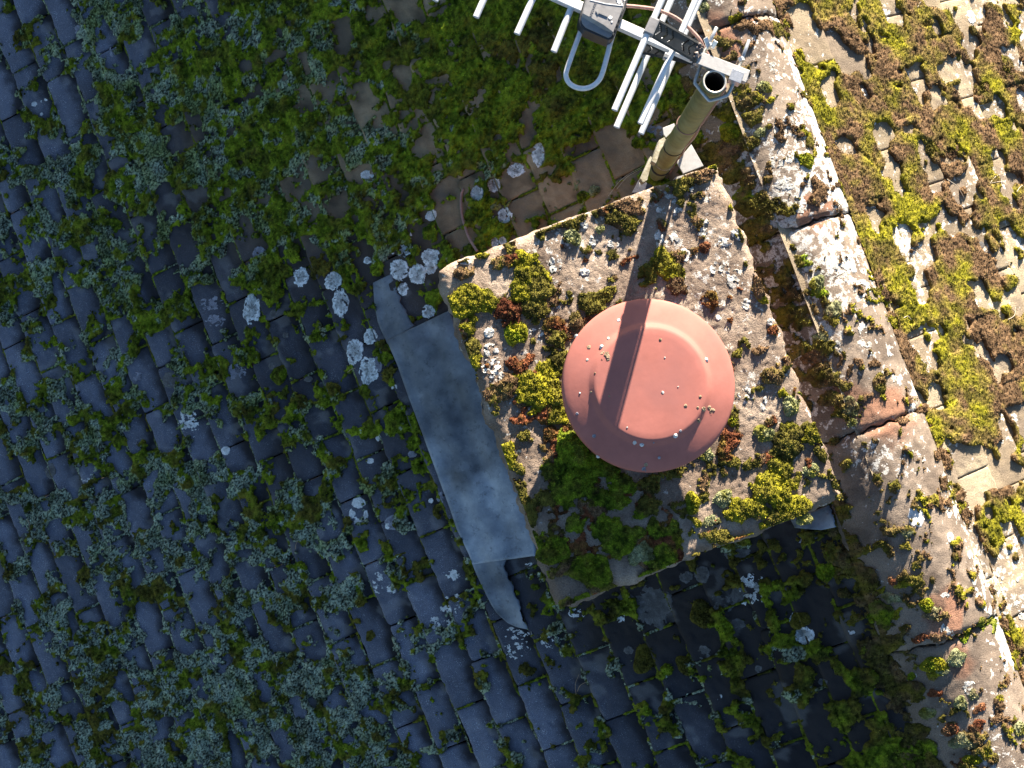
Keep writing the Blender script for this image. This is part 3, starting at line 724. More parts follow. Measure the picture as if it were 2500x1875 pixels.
# ---- ridge: cushions noted one by one plus a mossy strip along its shaded edge
Z4 = [(190,290,90,40,'o'),(240,390,45,40,'o'),(380,650,50,45,'y'),(300,590,50,40,'y'),(310,690,70,50,'o'),(220,740,60,50,'y'),(380,790,80,55,'o'),(260,800,50,30,'y'),(440,740,30,30,'o'),(280,960,90,60,'o'),(380,960,60,50,'o'),(200,1010,90,60,'b'),(440,890,40,40,'p'),(260,1180,100,60,'o'),(330,1240,60,50,'o'),(400,1380,110,70,'o'),(460,1440,70,60,'o'),(350,1340,80,40,'o'),(430,1550,110,60,'o'),(300,1320,60,40,'g'),(640,150,40,60,'b'),(560,200,60,50,'o'),(450,190,50,40,'b'),(350,180,90,50,'b'),(250,130,40,20,'y'),(800,1040,30,50,'y'),(760,950,50,60,'o'),(830,1300,70,100,'b'),(120,1100,80,60,'o'),(560,60,50,60,'o'),(500,200,30,60,'b')]
Z5 = [(150,150,120,60,'o'),(250,140,40,60,'g'),(150,450,120,80,'a'),(350,420,80,60,'g'),(250,600,90,50,'a'),(480,560,80,60,'p'),(500,640,70,60,'y'),(200,720,60,60,'o'),(380,830,60,50,'p'),(380,930,110,60,'o'),(300,1000,100,60,'b'),(520,1020,20,20,'o'),(570,1030,40,30,'b'),(700,1040,40,35,'b'),(660,1140,30,30,'b'),(860,1060,35,35,'b'),(1020,1120,25,35,'b'),(800,1350,60,40,'b'),(1080,1410,25,25,'b'),(1170,1400,35,30,'b'),(500,1200,110,70,'o'),(600,1250,70,50,'o'),(480,1380,120,70,'o'),(660,1450,80,60,'p'),(1130,1580,50,40,'b'),(60,300,80,90,'o'),(100,620,90,80,'a'),(330,1150,110,90,'a')]
Z6 = [(790,50,110,50,'o'),(840,70,40,40,'p'),(860,150,40,35,'y'),(990,220,28,25,'b'),(770,380,35,30,'r'),(890,420,80,50,'y'),(950,450,60,40,'o'),(685,460,40,35,'y'),(780,500,35,40,'p'),(690,600,70,70,'g'),(770,610,45,35,'y'),(1050,600,50,45,'p'),(700,680,50,40,'g'),(1370,700,40,40,'g'),(1440,690,50,30,'g'),(1260,770,50,25,'g'),(1560,800,35,30,'y'),(960,790,50,30,'r'),(1060,780,50,40,'b'),(1190,900,60,50,'p'),(1060,1020,50,40,'y'),(1110,1000,50,40,'p'),(880,910,50,20,'g'),(850,1130,110,70,'a'),(1060,1170,45,35,'r'),(1310,1180,40,40,'p'),(1360,1280,25,20,'r'),(1330,1370,45,40,'r'),(1340,1440,80,50,'o'),(1400,1550,60,50,'y'),(1210,1620,40,30,'r'),(960,1520,70,70,'g'),(690,1540,110,70,'a'),(800,1600,100,50,'g'),(940,1410,55,50,'a'),(1480,1320,60,50,'b'),(1240,1480,60,50,'p')]
strip = [(400,0),(425,70),(450,130),(480,215),(510,300),(540,365),(570,430),(595,515),(620,600),(640,670),(660,740),(690,810),(720,880),(755,960),(790,1040),(812,1120),(830,1200),(865,1300),(900,1400),(930,1500)]
ridge_es = ell(1700, 0, 2.765, Z4, zf=z_roof)+ell(1900, 600, 3.687, Z5, zf=z_roof)+ell(1900, 1275, 2.765, Z6, zf=z_roof)
ridge_es += ell(1900, 1275, 2.765, [(x+8*(i % 3-1), y, 34+8*(i % 2), 40, 'a') for i, (x, y) in enumerate(strip)], .3, zf=z_roof)
def ridge_H(X, Y, pu, pv):
    H, T = ell_field(X, Y, ridge_es, 450)
    n = fbm(X*38, Y*38, 455, 4); edge = np.exp(-(X-RX0+.01)**2/.03**2)+.7*np.exp(-(X-RX1-.005)**2/.012**2)
    m = n*.5+.95*edge-.62; h2_ = np.where(m > 0, .008*np.sqrt(np.clip(m/.5, 0, 1)), -1)
    on = fbm(X*30, Y*30, 456, 3); t2 = np.where(X < RC, np.where(on > .2, TY.index('a'), TY.index('o')), np.where(on > .3, TY.index('y'), TY.index('b')))
    T = np.where(h2_ > H, t2, T); H = np.maximum(H, h2_)
    return H, T, np.full(X.shape, TY.index('b')), np.clip(.22+.3*fbm(X*45, Y*45, 457, 3), 0, .8)
grow('moss', RX0-.05, RX1+.03, -.72, 1.35, .0022, z_roof, ridge_H,
     'patchy moss and tufts along the row of round ridge tiles', 42000, 700, (.0025, .0048), rough=.6)

# ---- cap slab
S2 = [(565,570,60,40,'y'),(600,650,90,60,'y'),(640,720,70,70,'o'),(560,730,70,60,'y'),(610,800,70,50,'o'),(500,565,45,35,'r'),(270,780,110,70,'y'),(350,750,60,50,'y'),(390,800,40,40,'y'),(290,890,50,45,'y'),(490,820,70,60,'r'),(270,640,50,35,'b'),(340,535,55,22,'y'),(920,522,15,14,'o'),(990,538,32,22,'o'),(1060,380,90,50,'o'),(1110,330,60,40,'b'),(1030,390,50,40,'b'),(1050,290,90,30,'b'),(740,392,40,14,'b'),(1250,590,60,80,'y'),(1290,640,60,50,'y'),(1310,690,50,50,'b'),(900,790,70,45,'o'),(960,740,60,30,'o'),(720,960,55,50,'o'),(310,1010,50,50,'o'),(300,1060,40,40,'y'),(540,1090,70,45,'r'),(620,1180,110,60,'y'),(640,1250,110,70,'y'),(590,1150,60,40,'o'),(680,1120,60,40,'y'),(490,1560,45,55,'y'),(560,1350,50,30,'r'),(1420,150,70,40,'b'),(1330,200,50,50,'o'),(1500,108,30,18,'y'),(1720,1010,35,30,'b'),(1620,1030,30,25,'o'),(1730,700,60,60,'b'),(1760,760,35,30,'y'),(1770,1140,60,55,'b'),(1830,1240,30,30,'y'),(1860,1470,70,70,'o'),(1860,1410,40,40,'y'),(1560,1480,50,60,'r'),(1560,1560,50,40,'o'),(1820,1590,65,55,'y'),(1990,1430,50,45,'y'),(1940,1400,25,20,'o'),(2040,1530,35,35,'o'),(700,880,60,40,'r'),(820,880,40,60,'b'),(1170,650,40,60,'a'),(760,1060,50,50,'o'),(720,1330,70,50,'y'),(660,1330,60,45,'r'),(470,1190,60,50,'b'),(430,1230,50,30,'b'),(1000,300,60,25,'b'),(1560,170,14,50,'y'),(1610,300,14,60,'y'),(1640,360,14,50,'b')]
S3 = [(90,240,50,70,'y'),(160,310,35,35,'o'),(320,150,40,70,'r'),(440,220,110,120,'g'),(330,330,70,60,'g'),(450,400,120,80,'g'),(560,320,120,70,'g'),(700,400,80,60,'g'),(620,480,100,60,'g'),(400,470,80,50,'g'),(300,480,70,40,'o'),(455,610,45,65,'g'),(220,560,45,60,'o'),(560,560,60,45,'b'),(640,650,90,70,'g'),(690,730,90,60,'g'),(760,680,60,50,'g'),(850,530,70,60,'o'),(820,560,50,40,'g'),(910,650,80,50,'g'),(930,790,70,70,'g'),(880,830,80,40,'g'),(990,740,30,90,'y'),(800,790,60,50,'p'),(400,870,50,40,'b'),(820,840,30,30,'b'),(1030,595,20,15,'y'),(1110,600,40,30,'y'),(1200,605,45,28,'p'),(1075,680,20,15,'y'),(1240,690,90,35,'o'),(1100,830,40,25,'o'),(1370,540,110,75,'y'),(1500,430,110,80,'y'),(1620,530,110,85,'y'),(1560,580,70,50,'o'),(1560,315,60,60,'y'),(1640,380,50,30,'y'),(1590,370,45,35,'y'),(1600,150,80,60,'o'),(1600,220,90,50,'o'),(1270,250,50,50,'r'),(1880,400,40,40,'o'),(1810,230,40,40,'o'),(240,780,40,110,'g'),(270,930,35,90,'g'),(320,1040,40,60,'g'),(420,1060,80,22,'g'),(540,1030,80,20,'g'),(660,985,80,25,'o'),(850,915,80,35,'g'),(960,880,60,30,'y'),(1380,690,60,20,'y'),(1500,660,70,22,'y'),(1590,640,50,18,'y'),(150,430,50,40,'o'),(160,500,40,50,'o'),(1000,850,40,40,'y'),(1700,650,50,20,'o')]
slab_es = ell(1000, 350, 2.011, S2, zf=z_slab)+ell(1200, 1000, 2.212, S3, zf=z_slab)
_tl, _tr, _br, _bl = SCOR
def in_slab(X, Y, pad=.004):
    ok = np.ones(X.shape, bool); P = [_tl, _tr, _br, _bl]
    for a, b in zip(P, P[1:]+P[:1]):
        e = (b-a)/np.linalg.norm(b-a); ok &= ((X-a[0])*e[1]-(Y-a[1])*e[0]) > pad
    return ok
def slab_H(X, Y, pu, pv):
    H, T = ell_field(X, Y, slab_es, 470)
    n = fbm(X*30, Y*30, 475, 4); m = n*.5-.62+.35*np.exp(-((pu-1330)/200)**2-((pv-1180)/300)**2)
    h3 = np.where(m > 0, .0045*np.sqrt(np.clip(m/.4, 0, 1)), -1); on = fbm(X*25, Y*25, 476, 3)
    t3 = np.where(on > .5, TY.index('r'), np.where(on > -.3, TY.index('b'), TY.index('o')))
    T = np.where(h3 > H, t3, T); H = np.maximum(H, h3); H = np.where(in_slab(X, Y), H, -1)
    return H, T, np.full(X.shape, TY.index('o')), np.clip(.15+.3*fbm(X*45, Y*45, 477, 3), 0, .7)
_sx = [p[0] for p in SCOR]; _sy = [p[1] for p in SCOR]
grow('moss', min(_sx)-.01, max(_sx)+.01, min(_sy)-.01, max(_sy)+.01, .0021, z_slab, slab_H,
     'clumps of bright and dark moss over the concrete chimney cap', 80000, 800, (.0025, .0048), rough=.6)

# ------------------------------------------------------------------ single moss cushions
def cushion(u, v, rx, ry, k, label, zf, hf=.62, group='single moss cushions'):
    p = hit(u, v, zf); d = project(p)[2]; a, b = rx*d/F, ry*d/F; seed = int(u*7+v*13) % 9999
    nr, na = 26, 64
    r = np.linspace(0, 1, nr)[:, None]*np.ones((1, na)); th = np.linspace(0, 2*np.pi, na, endpoint=False)[None, :]*np.ones((nr, 1))
    wob = 1+.12*np.sin(2*th+seed)+.09*np.sin(3*th+seed*1.7)+.05*np.sin(5*th+seed*.6)
    ex = r*np.cos(th)*a*wob; ey = r*np.sin(th)*b*wob
    X = p[0]+ex*IX[0]+ey*IY[0]; Y = p[1]+ex*IX[1]+ey*IY[1]
    d1, i1 = worley(X/.0075, Y/.0075, seed); d2, i2 = worley(X/.0036, Y/.0036, seed+1)
    H = min(a, b)*hf*.62*(1-r**2.6)**.62; kk = np.clip(H/.005, 0, 1)
    Zs = zf(X, Y); Zs = mix(Zs, p[2], .3)
    Z = Zs+H+kk*((.5-d1)*.0042+(.5-d2)*.002)-.004*(r > .99)
    f = np.clip(.5+.16*fbm(X*60, Y*60, seed, 3)+.35*(i2-.5)+.2*(i1-.5), 0, 1)[..., None]
    t = TY.index(k); t2 = TY.index({'p': 'y', 'y': 'g', 'g': 'a', 'o': 'b', 'b': 'o', 'r': 'b', 'a': 'o', 'l': 'g', 'd': 'a'}[k])
    g2 = np.clip(.2+.35*fbm(X*50, Y*50, seed+3, 2), 0, .8)[..., None]
    col = mix(mix(PD[t], PL[t], f), mix(PD[t2], PL[t2], f), g2)
    V = np.stack([X, Y, Z], -1).reshape(-1, 3); g = np.arange(nr*na).reshape(nr, na); gn = np.roll(g, -1, 1)
    Q = np.stack([g[:-1], gn[:-1], gn[1:], g[1:]], -1).reshape(-1, 4)[:, ::-1]; col = col.reshape(-1, 3)
    rng = np.random.default_rng(seed); nb = int(np.clip(a*b*5.5e5, 90, 1800))
    w = (r*(1-.6*r)).reshape(-1); w[r.reshape(-1) > .97] = 0; c = rng.choice(len(V), nb, p=w/w.sum())
    az = rng.uniform(0, 2*np.pi, nb); out = np.stack([V[c, 0]-p[0], V[c, 1]-p[1], np.full(nb, min(a, b)*.7)], -1)
    D = out/np.linalg.norm(out, axis=1, keepdims=True)+rng.normal(0, .45, (nb, 3)); D /= np.linalg.norm(D, axis=1, keepdims=True)
    L = rng.uniform(.003, .006, nb); W = rng.uniform(.0007, .0014, nb); S = np.cross(D, np.stack([np.cos(az), np.sin(az), np.sin(az*3)], -1)); S /= np.linalg.norm(S, axis=1, keepdims=True)+1e-6
    P0 = V[c]-D*.001; mid = P0+D*(L*.5)[:, None]
    BV = np.stack([P0, mid+S*W[:, None], P0+D*L[:, None], mid-S*W[:, None]], 1).reshape(-1, 3)
    b0 = len(V); V = np.concatenate([V, BV]); Qb = b0+np.arange(nb*4).reshape(-1, 4)
    cv = np.concatenate([col, np.repeat(col[c]*rng.uniform(.8, 1.6, nb)[:, None], 4, 0)])
    o = mesh_np('moss_cushion', V, np.concatenate([Q, Qb]), MOSS, np.clip(cv, .004, .9), smooth=np.concatenate([np.ones(len(Q), bool), np.zeros(nb, bool)]))
    return centre(tag(o, label, 'moss cushion', group))
SL = 'moss cushions on the chimney cap'; RG = 'moss cushions on the ridge tiles'; SH = 'moss cushions on the shaded tiles'; SU = 'moss cushions on the sunlit tiles'
for a in [
 (1765, 1217, 24, 22, 'p', 'round pale grey-green moss cushion casting a shadow below the red cowl', z_slab, .75, SL),
 (1259, 812, 27, 36, 'y', 'upright oval of yellow-green moss beside the cowl on the chimney cap', z_slab, .6, SL),
 (1398, 579, 21, 22, 'p', 'grey-green moss cushion near the upper edge of the chimney cap', z_slab, .7, SL),
 (1465, 561, 11, 10, 'p', 'tiny grey moss button beside a white lichen spot on the chimney cap', z_slab, .7, SL),
 (1444, 1393, 52, 47, 'g', 'biggest shaded green moss mound at the lower corner of the chimney cap', z_slab, .45, SL),
 (1354, 1344, 40, 38, 'g', 'dark green moss mound on the cap edge next to the lead sheet', z_slab, .45, SL),
 (1690, 1228, 21, 27, 'y', 'yellow-green cushion on the border of the cowl shadow', z_slab, .7, SL),
 (1964, 1267, 19, 17, 'p', 'pale cushion at the cap edge beside the small lead corner', z_slab, .7, SL),
 (1721, 604, 15, 14, 'r', 'small rust-red moss tuft alone above the red cowl', z_slab, .7, SL),
 (1865, 1059, 26, 22, 'p', 'grey-green cushion in the middle of the sunny side of the cap', z_slab, .75, SL),
 (1726, 1111, 19, 17, 'p', 'greenish cushion tucked against the lower rim of the cowl', z_slab, .7, SL),
 (1930, 991, 23, 24, 'p', 'pale green cushion near the ridge-side edge of the chimney cap', z_slab, .7, SL),
 (1980, 1149, 19, 18, 'p', 'pale cushion close to the outermost ridge-side corner of the cap', z_slab, .75, SL),
 (1786, 1026, 15, 15, 'y', 'bright green button just clear of the cowl rim', z_slab, .7, SL),
 (1713, 20, 17, 17, 'p', 'pale moss ball beside the end of the antenna rods', z_roof, .8, RG),
 (1866, 213, 18, 17, 'p', 'light green moss ball by the mast clamp', z_roof, .8, RG),
 (1787, 325, 31, 24, 'y', 'big golden-green moss mound next to the mast', z_roof, .75, RG),
 (1968, 392, 20, 22, 'y', 'vivid green cushion on the white-crusted ridge tile', z_roof, .8, RG),
 (1995, 692, 20, 21, 'p', 'olive grey cushion where the ridge tile is white with lichen', z_roof, .8, RG),
 (2147, 936, 21, 23, 'o', 'brown olive cushion above the reddish worn ridge tile end', z_roof, .75, RG),
 (2079, 1031, 12, 12, 'p', 'small pale moss ball in the shadow beside the reddish tile end', z_roof, .8, RG),
 (2262, 1478, 19, 18, 'y', 'yellow cushion on the last ridge tile above the long mossy joint', z_roof, .8, RG),
 (2282, 1624, 29, 23, 'y', 'bright yellow-green lumpy cushion below the mossy ridge joint', z_roof, .7, RG),
 (2265, 1741, 17, 16, 'p', 'grey cushion in shade on the dark side of the ridge', z_roof, .8, RG),
 (2345, 1716, 18, 16, 'p', 'pale cushion beside a white lichen patch low on the ridge', z_roof, .8, RG),
 (2321, 1781, 20, 17, 'r', 'rusty topped cushion low on the ridge', z_roof, .8, RG),
 (2490, 1778, 20, 20, 'p', 'pale cushion at the lower sunlit foot of the ridge', z_roof, .8, RG),
 (2374, 1854, 22, 14, 'y', 'flat yellow cushion at the very bottom of the ridge', z_roof, .7, RG),
 (2225, 1651, 9, 9, 'g', 'tiny green moss ball in deep shade on the ridge', z_roof, .8, RG),
 (1955, 1515, 21, 23, 'a', 'round olive cushion sitting on a white lichen patch in the shade', z_roof, .6, SH),
 (1715, 1500, 29, 36, 'a', 'dark olive moss clump in the shade straight below the chimney', z_roof, .5, SH),
 (1575, 1607, 27, 40, 'a', 'tall olive moss clump on the dark tiles below the chimney corner', z_roof, .5, SH),
 (1675, 1624, 24, 24, 'a', 'small olive clump at the foot of the tall dark one', z_roof, .5, SH),
 (2018, 1395, 20, 26, 'g', 'green drop-shaped cushion on dark tiles beside the ridge', z_roof, .55, SH),
 (904, 1552, 11, 14, 'a', 'small oval moss button in the middle of a frosty tile', z_roof, .7, SH),
 (355, 982, 12, 14, 'g', 'small oval green button on a bluish tile far from the chimney', z_roof, .7, SH),
 (682, 915, 22, 23, 'g', 'round green cushion among grey lichen blots on a dark tile', z_roof, .6, SH),
 (1198, 388, 18, 21, 'g', 'larger of two green moss balls above the white lichen discs', z_roof, .7, SH),
 (1221, 398, 13, 15, 'g', 'smaller of two green moss balls above the white lichen discs', z_roof, .7, SH),
 (1179, 519, 17, 19, 'g', 'green moss ball beside the old cable stub', z_roof, .7, SH),
 (1210, 502, 12, 14, 'p', 'pale green moss button touching a white lichen disc', z_roof, .6, SH),
 (1451, 467, 13, 15, 'p', 'greyer moss ball close to the upper edge of the chimney cap', z_roof, .7, SH),
 (1425, 479, 14, 15, 'g', 'greener moss ball at the end of a thin mossy joint', z_roof, .7, SH),
 (341, 296, 40, 34, 'g', 'big bright green clump on the dark bare tile', z_roof, .5, SH),
 (370, 368, 12, 12, 'g', 'small round button below the big bright green clump', z_roof, .6, SH),
 (2447, 173, 36, 39, 'o', 'largest round brown moss cushion on the sunlit tiles', z_roof, .5, SU),
 (2398, 220, 28, 27, 'o', 'brown and yellow cushion beside the largest sunlit one', z_roof, .55, SU),
 (2368, 329, 14, 18, 'b', 'small brown oval button alone on a bare sandy tile', z_roof, .6, SU),
 (2255, 48, 24, 19, 'o', 'cushion with a yellow foot near the top of the sunlit slope', z_roof, .6, SU),
 (2335, 112, 18, 38, 'o', 'long narrow cushion lying down the sunlit slope', z_roof, .5, SU),
 (2016, 162, 14, 16, 'o', 'small olive cushion beside the ridge foot at the top', z_roof, .6, SU),
 (2276, 362, 25, 24, 'o', 'yellow-sided cushion, first of three in a row on sandy tiles', z_roof, .55, SU),
 (2321, 368, 20, 25, 'b', 'brown cushion in the middle of three in a row', z_roof, .55, SU),
 (2376, 383, 32, 22, 'o', 'wide cushion, last of three in a row on sandy tiles', z_roof, .5, SU),
]: cushion(*a)

# ------------------------------------------------------------------ lichen crusts
LK = {'white': ((.80, .84, .84), (.50, .52, .51)), 'dim': ((.15, .145, .14), (.12, .115, .11)), 'pale': ((.66, .65, .60), (.60, .58, .52)),
      'grey': ((.30, .30, .34), (.24, .24, .28)), 'bright': ((.74, .74, .72), (.70, .70, .68))}
def crust_mesh(u, v, rx, ry, k, zf, hole=0.0, lift=.0005, hgt=.0007):
    p = hit(u, v, zf); d = project(p)[2]; a, b = rx*1.1*d/F, ry*1.1*d/F; seed = int(u*11+v*5) % 9999
    nr, na = 12, 56
    r = np.linspace(0, 1, nr)[:, None]*np.ones((1, na)); th = np.linspace(0, 2*np.pi, na, endpoint=False)[None, :]*np.ones((nr, 1))
    lob = .055*fbm(np.cos(th)*2.2+seed, np.sin(th)*2.2, seed, 3)+.035*fbm(np.cos(th)*9, np.sin(th)*9+seed, seed+1, 2)
    wob = 1+np.clip(lob, -.4, .4)*(r > .05)
    ex = r*np.cos(th)*a*wob; ey = r*np.sin(th)*b*wob
    X = p[0]+ex*IX[0]+ey*IY[0]; Y = p[1]+ex*IX[1]+ey*IY[1]
    Z = zf(X, Y)+lift+hgt*(1-r**4)*(.8+.25*fbm(X*300, Y*300, seed, 2))-.003*(r > .99)
    rim, mid = (np.array(c) for c in LK[k]); n = fbm(X*150, Y*150, seed+2, 3)
    col = mix(mid, rim, ss(.35, .85, r+.12*n)[..., None])*(1+.10*n)[..., None]
    if k in ('white', 'pale'): col = mix(col, np.array([.16, .165, .16]), (ss(1.0, 1.5, fbm(X*260, Y*260, seed+5, 2)+.5*(1-r))*.8)[..., None])
    V = np.stack([X, Y, Z], -1).reshape(-1, 3); g = np.arange(nr*na).reshape(nr, na); gn = np.roll(g, -1, 1)
    Q = np.stack([g[:-1], gn[:-1], gn[1:], g[1:]], -1)[:, :, ::-1].reshape(-1, 4)
    if hole > 0:
        keep = (fbm(X[:-1]*130, Y[:-1]*130, seed+7, 3)-1.6*r[:-1]**3+.6 > hole).reshape(-1); Q = Q[keep]
    return V, Q, np.clip(col.reshape(-1, 3), .02, .9)
def crust(u, v, rx, ry, k, label, zf=None, hole=0.0, group='white lichen discs on the shaded tiles'):
    V, Q, c = crust_mesh(u, v, rx, ry, k, zf or z_roof, hole)
    return centre(tag(mesh_np('lichen_patch', V, Q, LICH, c), label, 'lichen', group))
def crusts(rows, label, zf):
    Vs, Qs, Cs, b = [], [], [], 0
    for r in rows:
        V, Q, c = crust_mesh(*r[:5], zf, r[5] if len(r) > 5 else 0); Vs.append(V); Qs.append(Q+b); Cs.append(c); b += len(V)
    return tag(mesh_np('lichen', np.concatenate(Vs), np.concatenate(Qs), LICH, np.concatenate(Cs)), label, 'lichen', kind='stuff')
for a in DISCS: crust(*a)
def zz(ox, oy, s, rows): return [(ox+r[0]/s, oy+r[1]/s, r[2]/s, r[3]/s)+tuple(r[4:]) for r in rows]
rows = zz(600, 500, 3.16, [(1215,350,75,60,'white',.2),(1230,260,50,65,'white',.1),(1110,350,50,40,'white',.8),(100,380,50,55,'grey'),(60,470,50,60,'grey',.1),(30,520,40,40,'grey',.2),(210,490,40,35,'grey',.2),(130,460,35,35,'grey',.1),(940,430,30,28,'white'),(1285,110,22,32,'white'),(1515,330,25,28,'white',.6),(745,870,10,10,'white'),(780,550,16,18,'white'),(1020,1230,30,60,'grey'),(1145,1410,22,20,'bright')])
rows += zz(1050, 0, 2.6, [(700,920,18,28,'white'),(945,890,20,22,'bright'),(355,1030,30,40,'white',.2),(410,1410,36,50,'white',.75),(1400,840,80,60,'grey',.5),(1740,870,30,50,'grey',.6),(195,390,12,18,'bright')])
rows += zz(300, 700, 3.687, [(440,840,90,70,'dim'),(1180,590,45,45,'dim'),(1360,240,35,40,'dim'),(1465,435,25,28,'dim'),(1340,715,28,32,'dim'),(1670,830,38,25,'dim'),(1790,900,50,40,'dim'),(1490,1180,50,38,'dim'),(1160,1050,30,30,'dim'),(1060,1080,40,50,'dim'),(1110,1140,35,30,'dim'),(1260,1160,25,18,'dim'),(590,1210,85,95,'bright',.95),(800,150,110,65,'grey',.3),(1020,760,100,70,'grey',.3),(840,300,90,60,'grey',.35),(130,810,60,40,'grey',.4),(735,880,18,25,'dim')])
rows += zz(900, 1250, 3.687, [(770,770,75,36,'bright',.2),(690,880,60,50,'bright',.3),(600,1000,50,65,'bright',.2),(725,990,50,45,'bright',.15),(800,880,26,45,'bright',.4),(205,690,40,30,'bright',.2),(100,600,30,26,'bright',.2),(50,660,30,40,'bright',.4),(765,580,42,38,'bright',.2),(170,130,22,22,'bright'),(240,90,50,45,'grey',.3),(1300,1220,130,110,'bright',1.15),(1250,1060,90,30,'bright',1.1),(1450,460,40,24,'bright',.7)])
rows += zz(1200, 1000, 2.212, [(1410,970,70,85,'white',.55),(870,1060,90,110,'dim'),(1050,905,35,30,'dim'),(1250,1040,60,55,'dim',.2),(1330,1000,35,50,'dim'),(1330,770,60,45,'dim'),(1140,890,35,45,'dim'),(720,1030,42,42,'dim'),(1330,1160,35,30,'dim'),(460,1100,45,28,'bright',.7),(700,1125,22,26,'bright',.7),(740,1300,25,22,'dim'),(1150,1310,35,40,'dim',.2),(1440,1400,18,20,'dim'),(1785,1470,18,18,'dim'),(1230,1560,14,34,'bright',.6),(1940,1205,22,14,'bright',.6),(1700,700,60,26,'grey',.8),(310,1250,50,45,'bright',1.1),(160,1240,70,50,'bright',1.1)])
rows += zz(625, 940, 2.0256, [(565,375,18,14,'bright'),(505,585,30,24,'bright'),(490,670,36,22,'bright',.2),(543,645,12,26,'bright'),(470,635,10,20,'bright'),(650,697,12,16,'bright'),(675,680,36,34,'grey'),(160,165,34,26,'dim'),(310,262,18,18,'dim'),(605,262,12,14,'bright'),(865,572,12,12,'bright'),(915,560,20,30,'grey',.3),(775,340,22,18,'grey'),(975,935,36,28,'bright',.4),(605,945,20,18,'bright')])
rows += zz(0, 940, 2.0256, [(245,425,28,38,'dim'),(125,775,34,40,'dim'),(925,185,60,70,'bright',1.0),(430,470,36,10,'bright',.4),(445,440,14,14,'bright',.5),(1245,90,16,18,'dim')])
rows += zz(0, 0, 2.0256, [(215,500,32,14,'bright',.1),(170,515,16,12,'bright'),(385,150,24,24,'grey'),(560,250,22,30,'grey',.2),(760,325,50,30,'grey',.3),(205,565,8,8,'bright')])
rows += zz(0, 1125, 2.212, [(1940,225,34,28,'bright'),(1935,330,22,18,'bright'),(1905,290,14,20,'bright'),(1975,295,12,28,'bright'),(2095,350,12,18,'bright'),(2045,640,22,18,'bright',.2),(2115,695,26,22,'bright',.1),(2030,690,34,26,'bright',.9),(1790,740,60,70,'grey',.4),(135,445,34,36,'dim'),(270,55,32,32,'dim'),(320,775,28,30,'dim')])
crusts(rows, 'scattered pale and grey lichen blots over the shaded tiles', z_roof)
rows = zz(1000, 350, 2.011, [(855,395,25,25,'pale',.1),(895,480,30,27,'pale',.1),(1000,495,30,20,'pale',.2),(1325,335,28,25,'pale',.1),(1285,460,42,40,'pale',.5),(1435,410,40,46,'pale',.25),(1345,550,32,32,'pale'),(1540,485,40,22,'pale',.15),(1610,440,28,36,'pale',.2),(1525,620,52,42,'pale',.5),(1590,665,46,46,'pale',.45),(710,610,34,28,'pale',.15),(860,632,25,18,'pale'),(1655,790,22,26,'pale',.1),(390,930,25,24,'pale'),(400,1015,36,36,'pale',.1),(400,1110,52,50,'pale',.15),(450,1155,50,45,'pale',.3),(1770,880,14,14,'pale'),(1470,260,36,20,'pale',.4),(1380,230,26,20,'pale',.2),(1225,325,14,14,'pale'),(1225,460,22,36,'pale',.4),(620,930,40,25,'pale',.5),(700,600,16,40,'pale',.5),(1640,900,30,20,'pale',.5),(280,585,30,12,'pale',.2),(1720,1260,40,60,'pale',.7),(1650,1240,40,40,'pale',.7),(1515,855,12,14,'pale')])
crusts(rows, 'white lichen spots and stars on the concrete chimney cap', z_slab)
rows = zz(2000, 0, 2.538, [(1045,325,28,28,'pale',.1),(410,75,27,22,'pale',.1),(400,115,12,12,'pale'),(345,405,16,20,'pale'),(275,575,27,27,'pale',.1),(290,645,20,20,'pale'),(325,755,28,32,'pale'),(160,797,14,18,'pale'),(1080,125,14,12,'pale'),(530,140,20,20,'pale',.2),(20,120,20,14,'pale'),(225,895,18,30,'pale'),(580,560,36,30,'pale',.1),(590,620,30,34,'pale')])
rows += zz(2000, 300, 2.538, [(395,720,55,60,'pale',.1),(965,835,40,28,'pale',.35),(1030,845,18,24,'pale'),(1005,755,22,20,'dim'),(45,420,12,40,'pale'),(230,135,16,30,'pale'),(590,730,16,14,'pale'),(255,600,16,16,'pale'),(580,880,18,16,'pale')])
rows += zz(2100, 900, 2.115, [(585,235,20,20,'pale',.2),(550,175,36,16,'pale',.2),(795,260,20,32,'pale',.15),(710,375,34,32,'pale',.2),(600,110,26,26,'pale',.1),(715,760,18,20,'pale',.2),(590,820,16,24,'pale',.3),(525,725,14,18,'pale'),(465,870,20,20,'pale',.2),(840,885,14,20,'pale'),(630,210,10,12,'pale'),(480,380,36,30,'pale',.5),(567,735,16,16,'pale',.3)])
rows += zz(2150, 1200, 1.903, [(550,400,24,26,'pale',.25),(525,465,30,18,'pale',.2),(580,470,26,20,'pale',.2),(632,525,18,18,'pale',.2),(580,550,20,22,'pale',.3),(655,580,18,16,'pale'),(415,85,14,16,'pale'),(545,115,13,16,'pale',.2),(505,440,12,10,'pale'),(637,410,8,10,'pale')])
crusts(rows, 'pale lichen spots scattered over the sunlit sandy tiles', z_roof)
rows = zz(1900, 600, 3.687, [(640,150,110,90,'pale',.45),(560,220,90,120,'pale',.5),(760,330,80,80,'pale',.45),(800,460,50,60,'pale',.3),(740,60,90,60,'pale',.4),(420,250,60,40,'pale',.5),(770,880,80,40,'pale',.4),(540,900,50,50,'pale',.4),(1080,1210,60,60,'pale',.15),(1210,1470,70,60,'pale',.25),(760,750,50,60,'pale',.5),(1000,950,30,60,'pale',.5)])
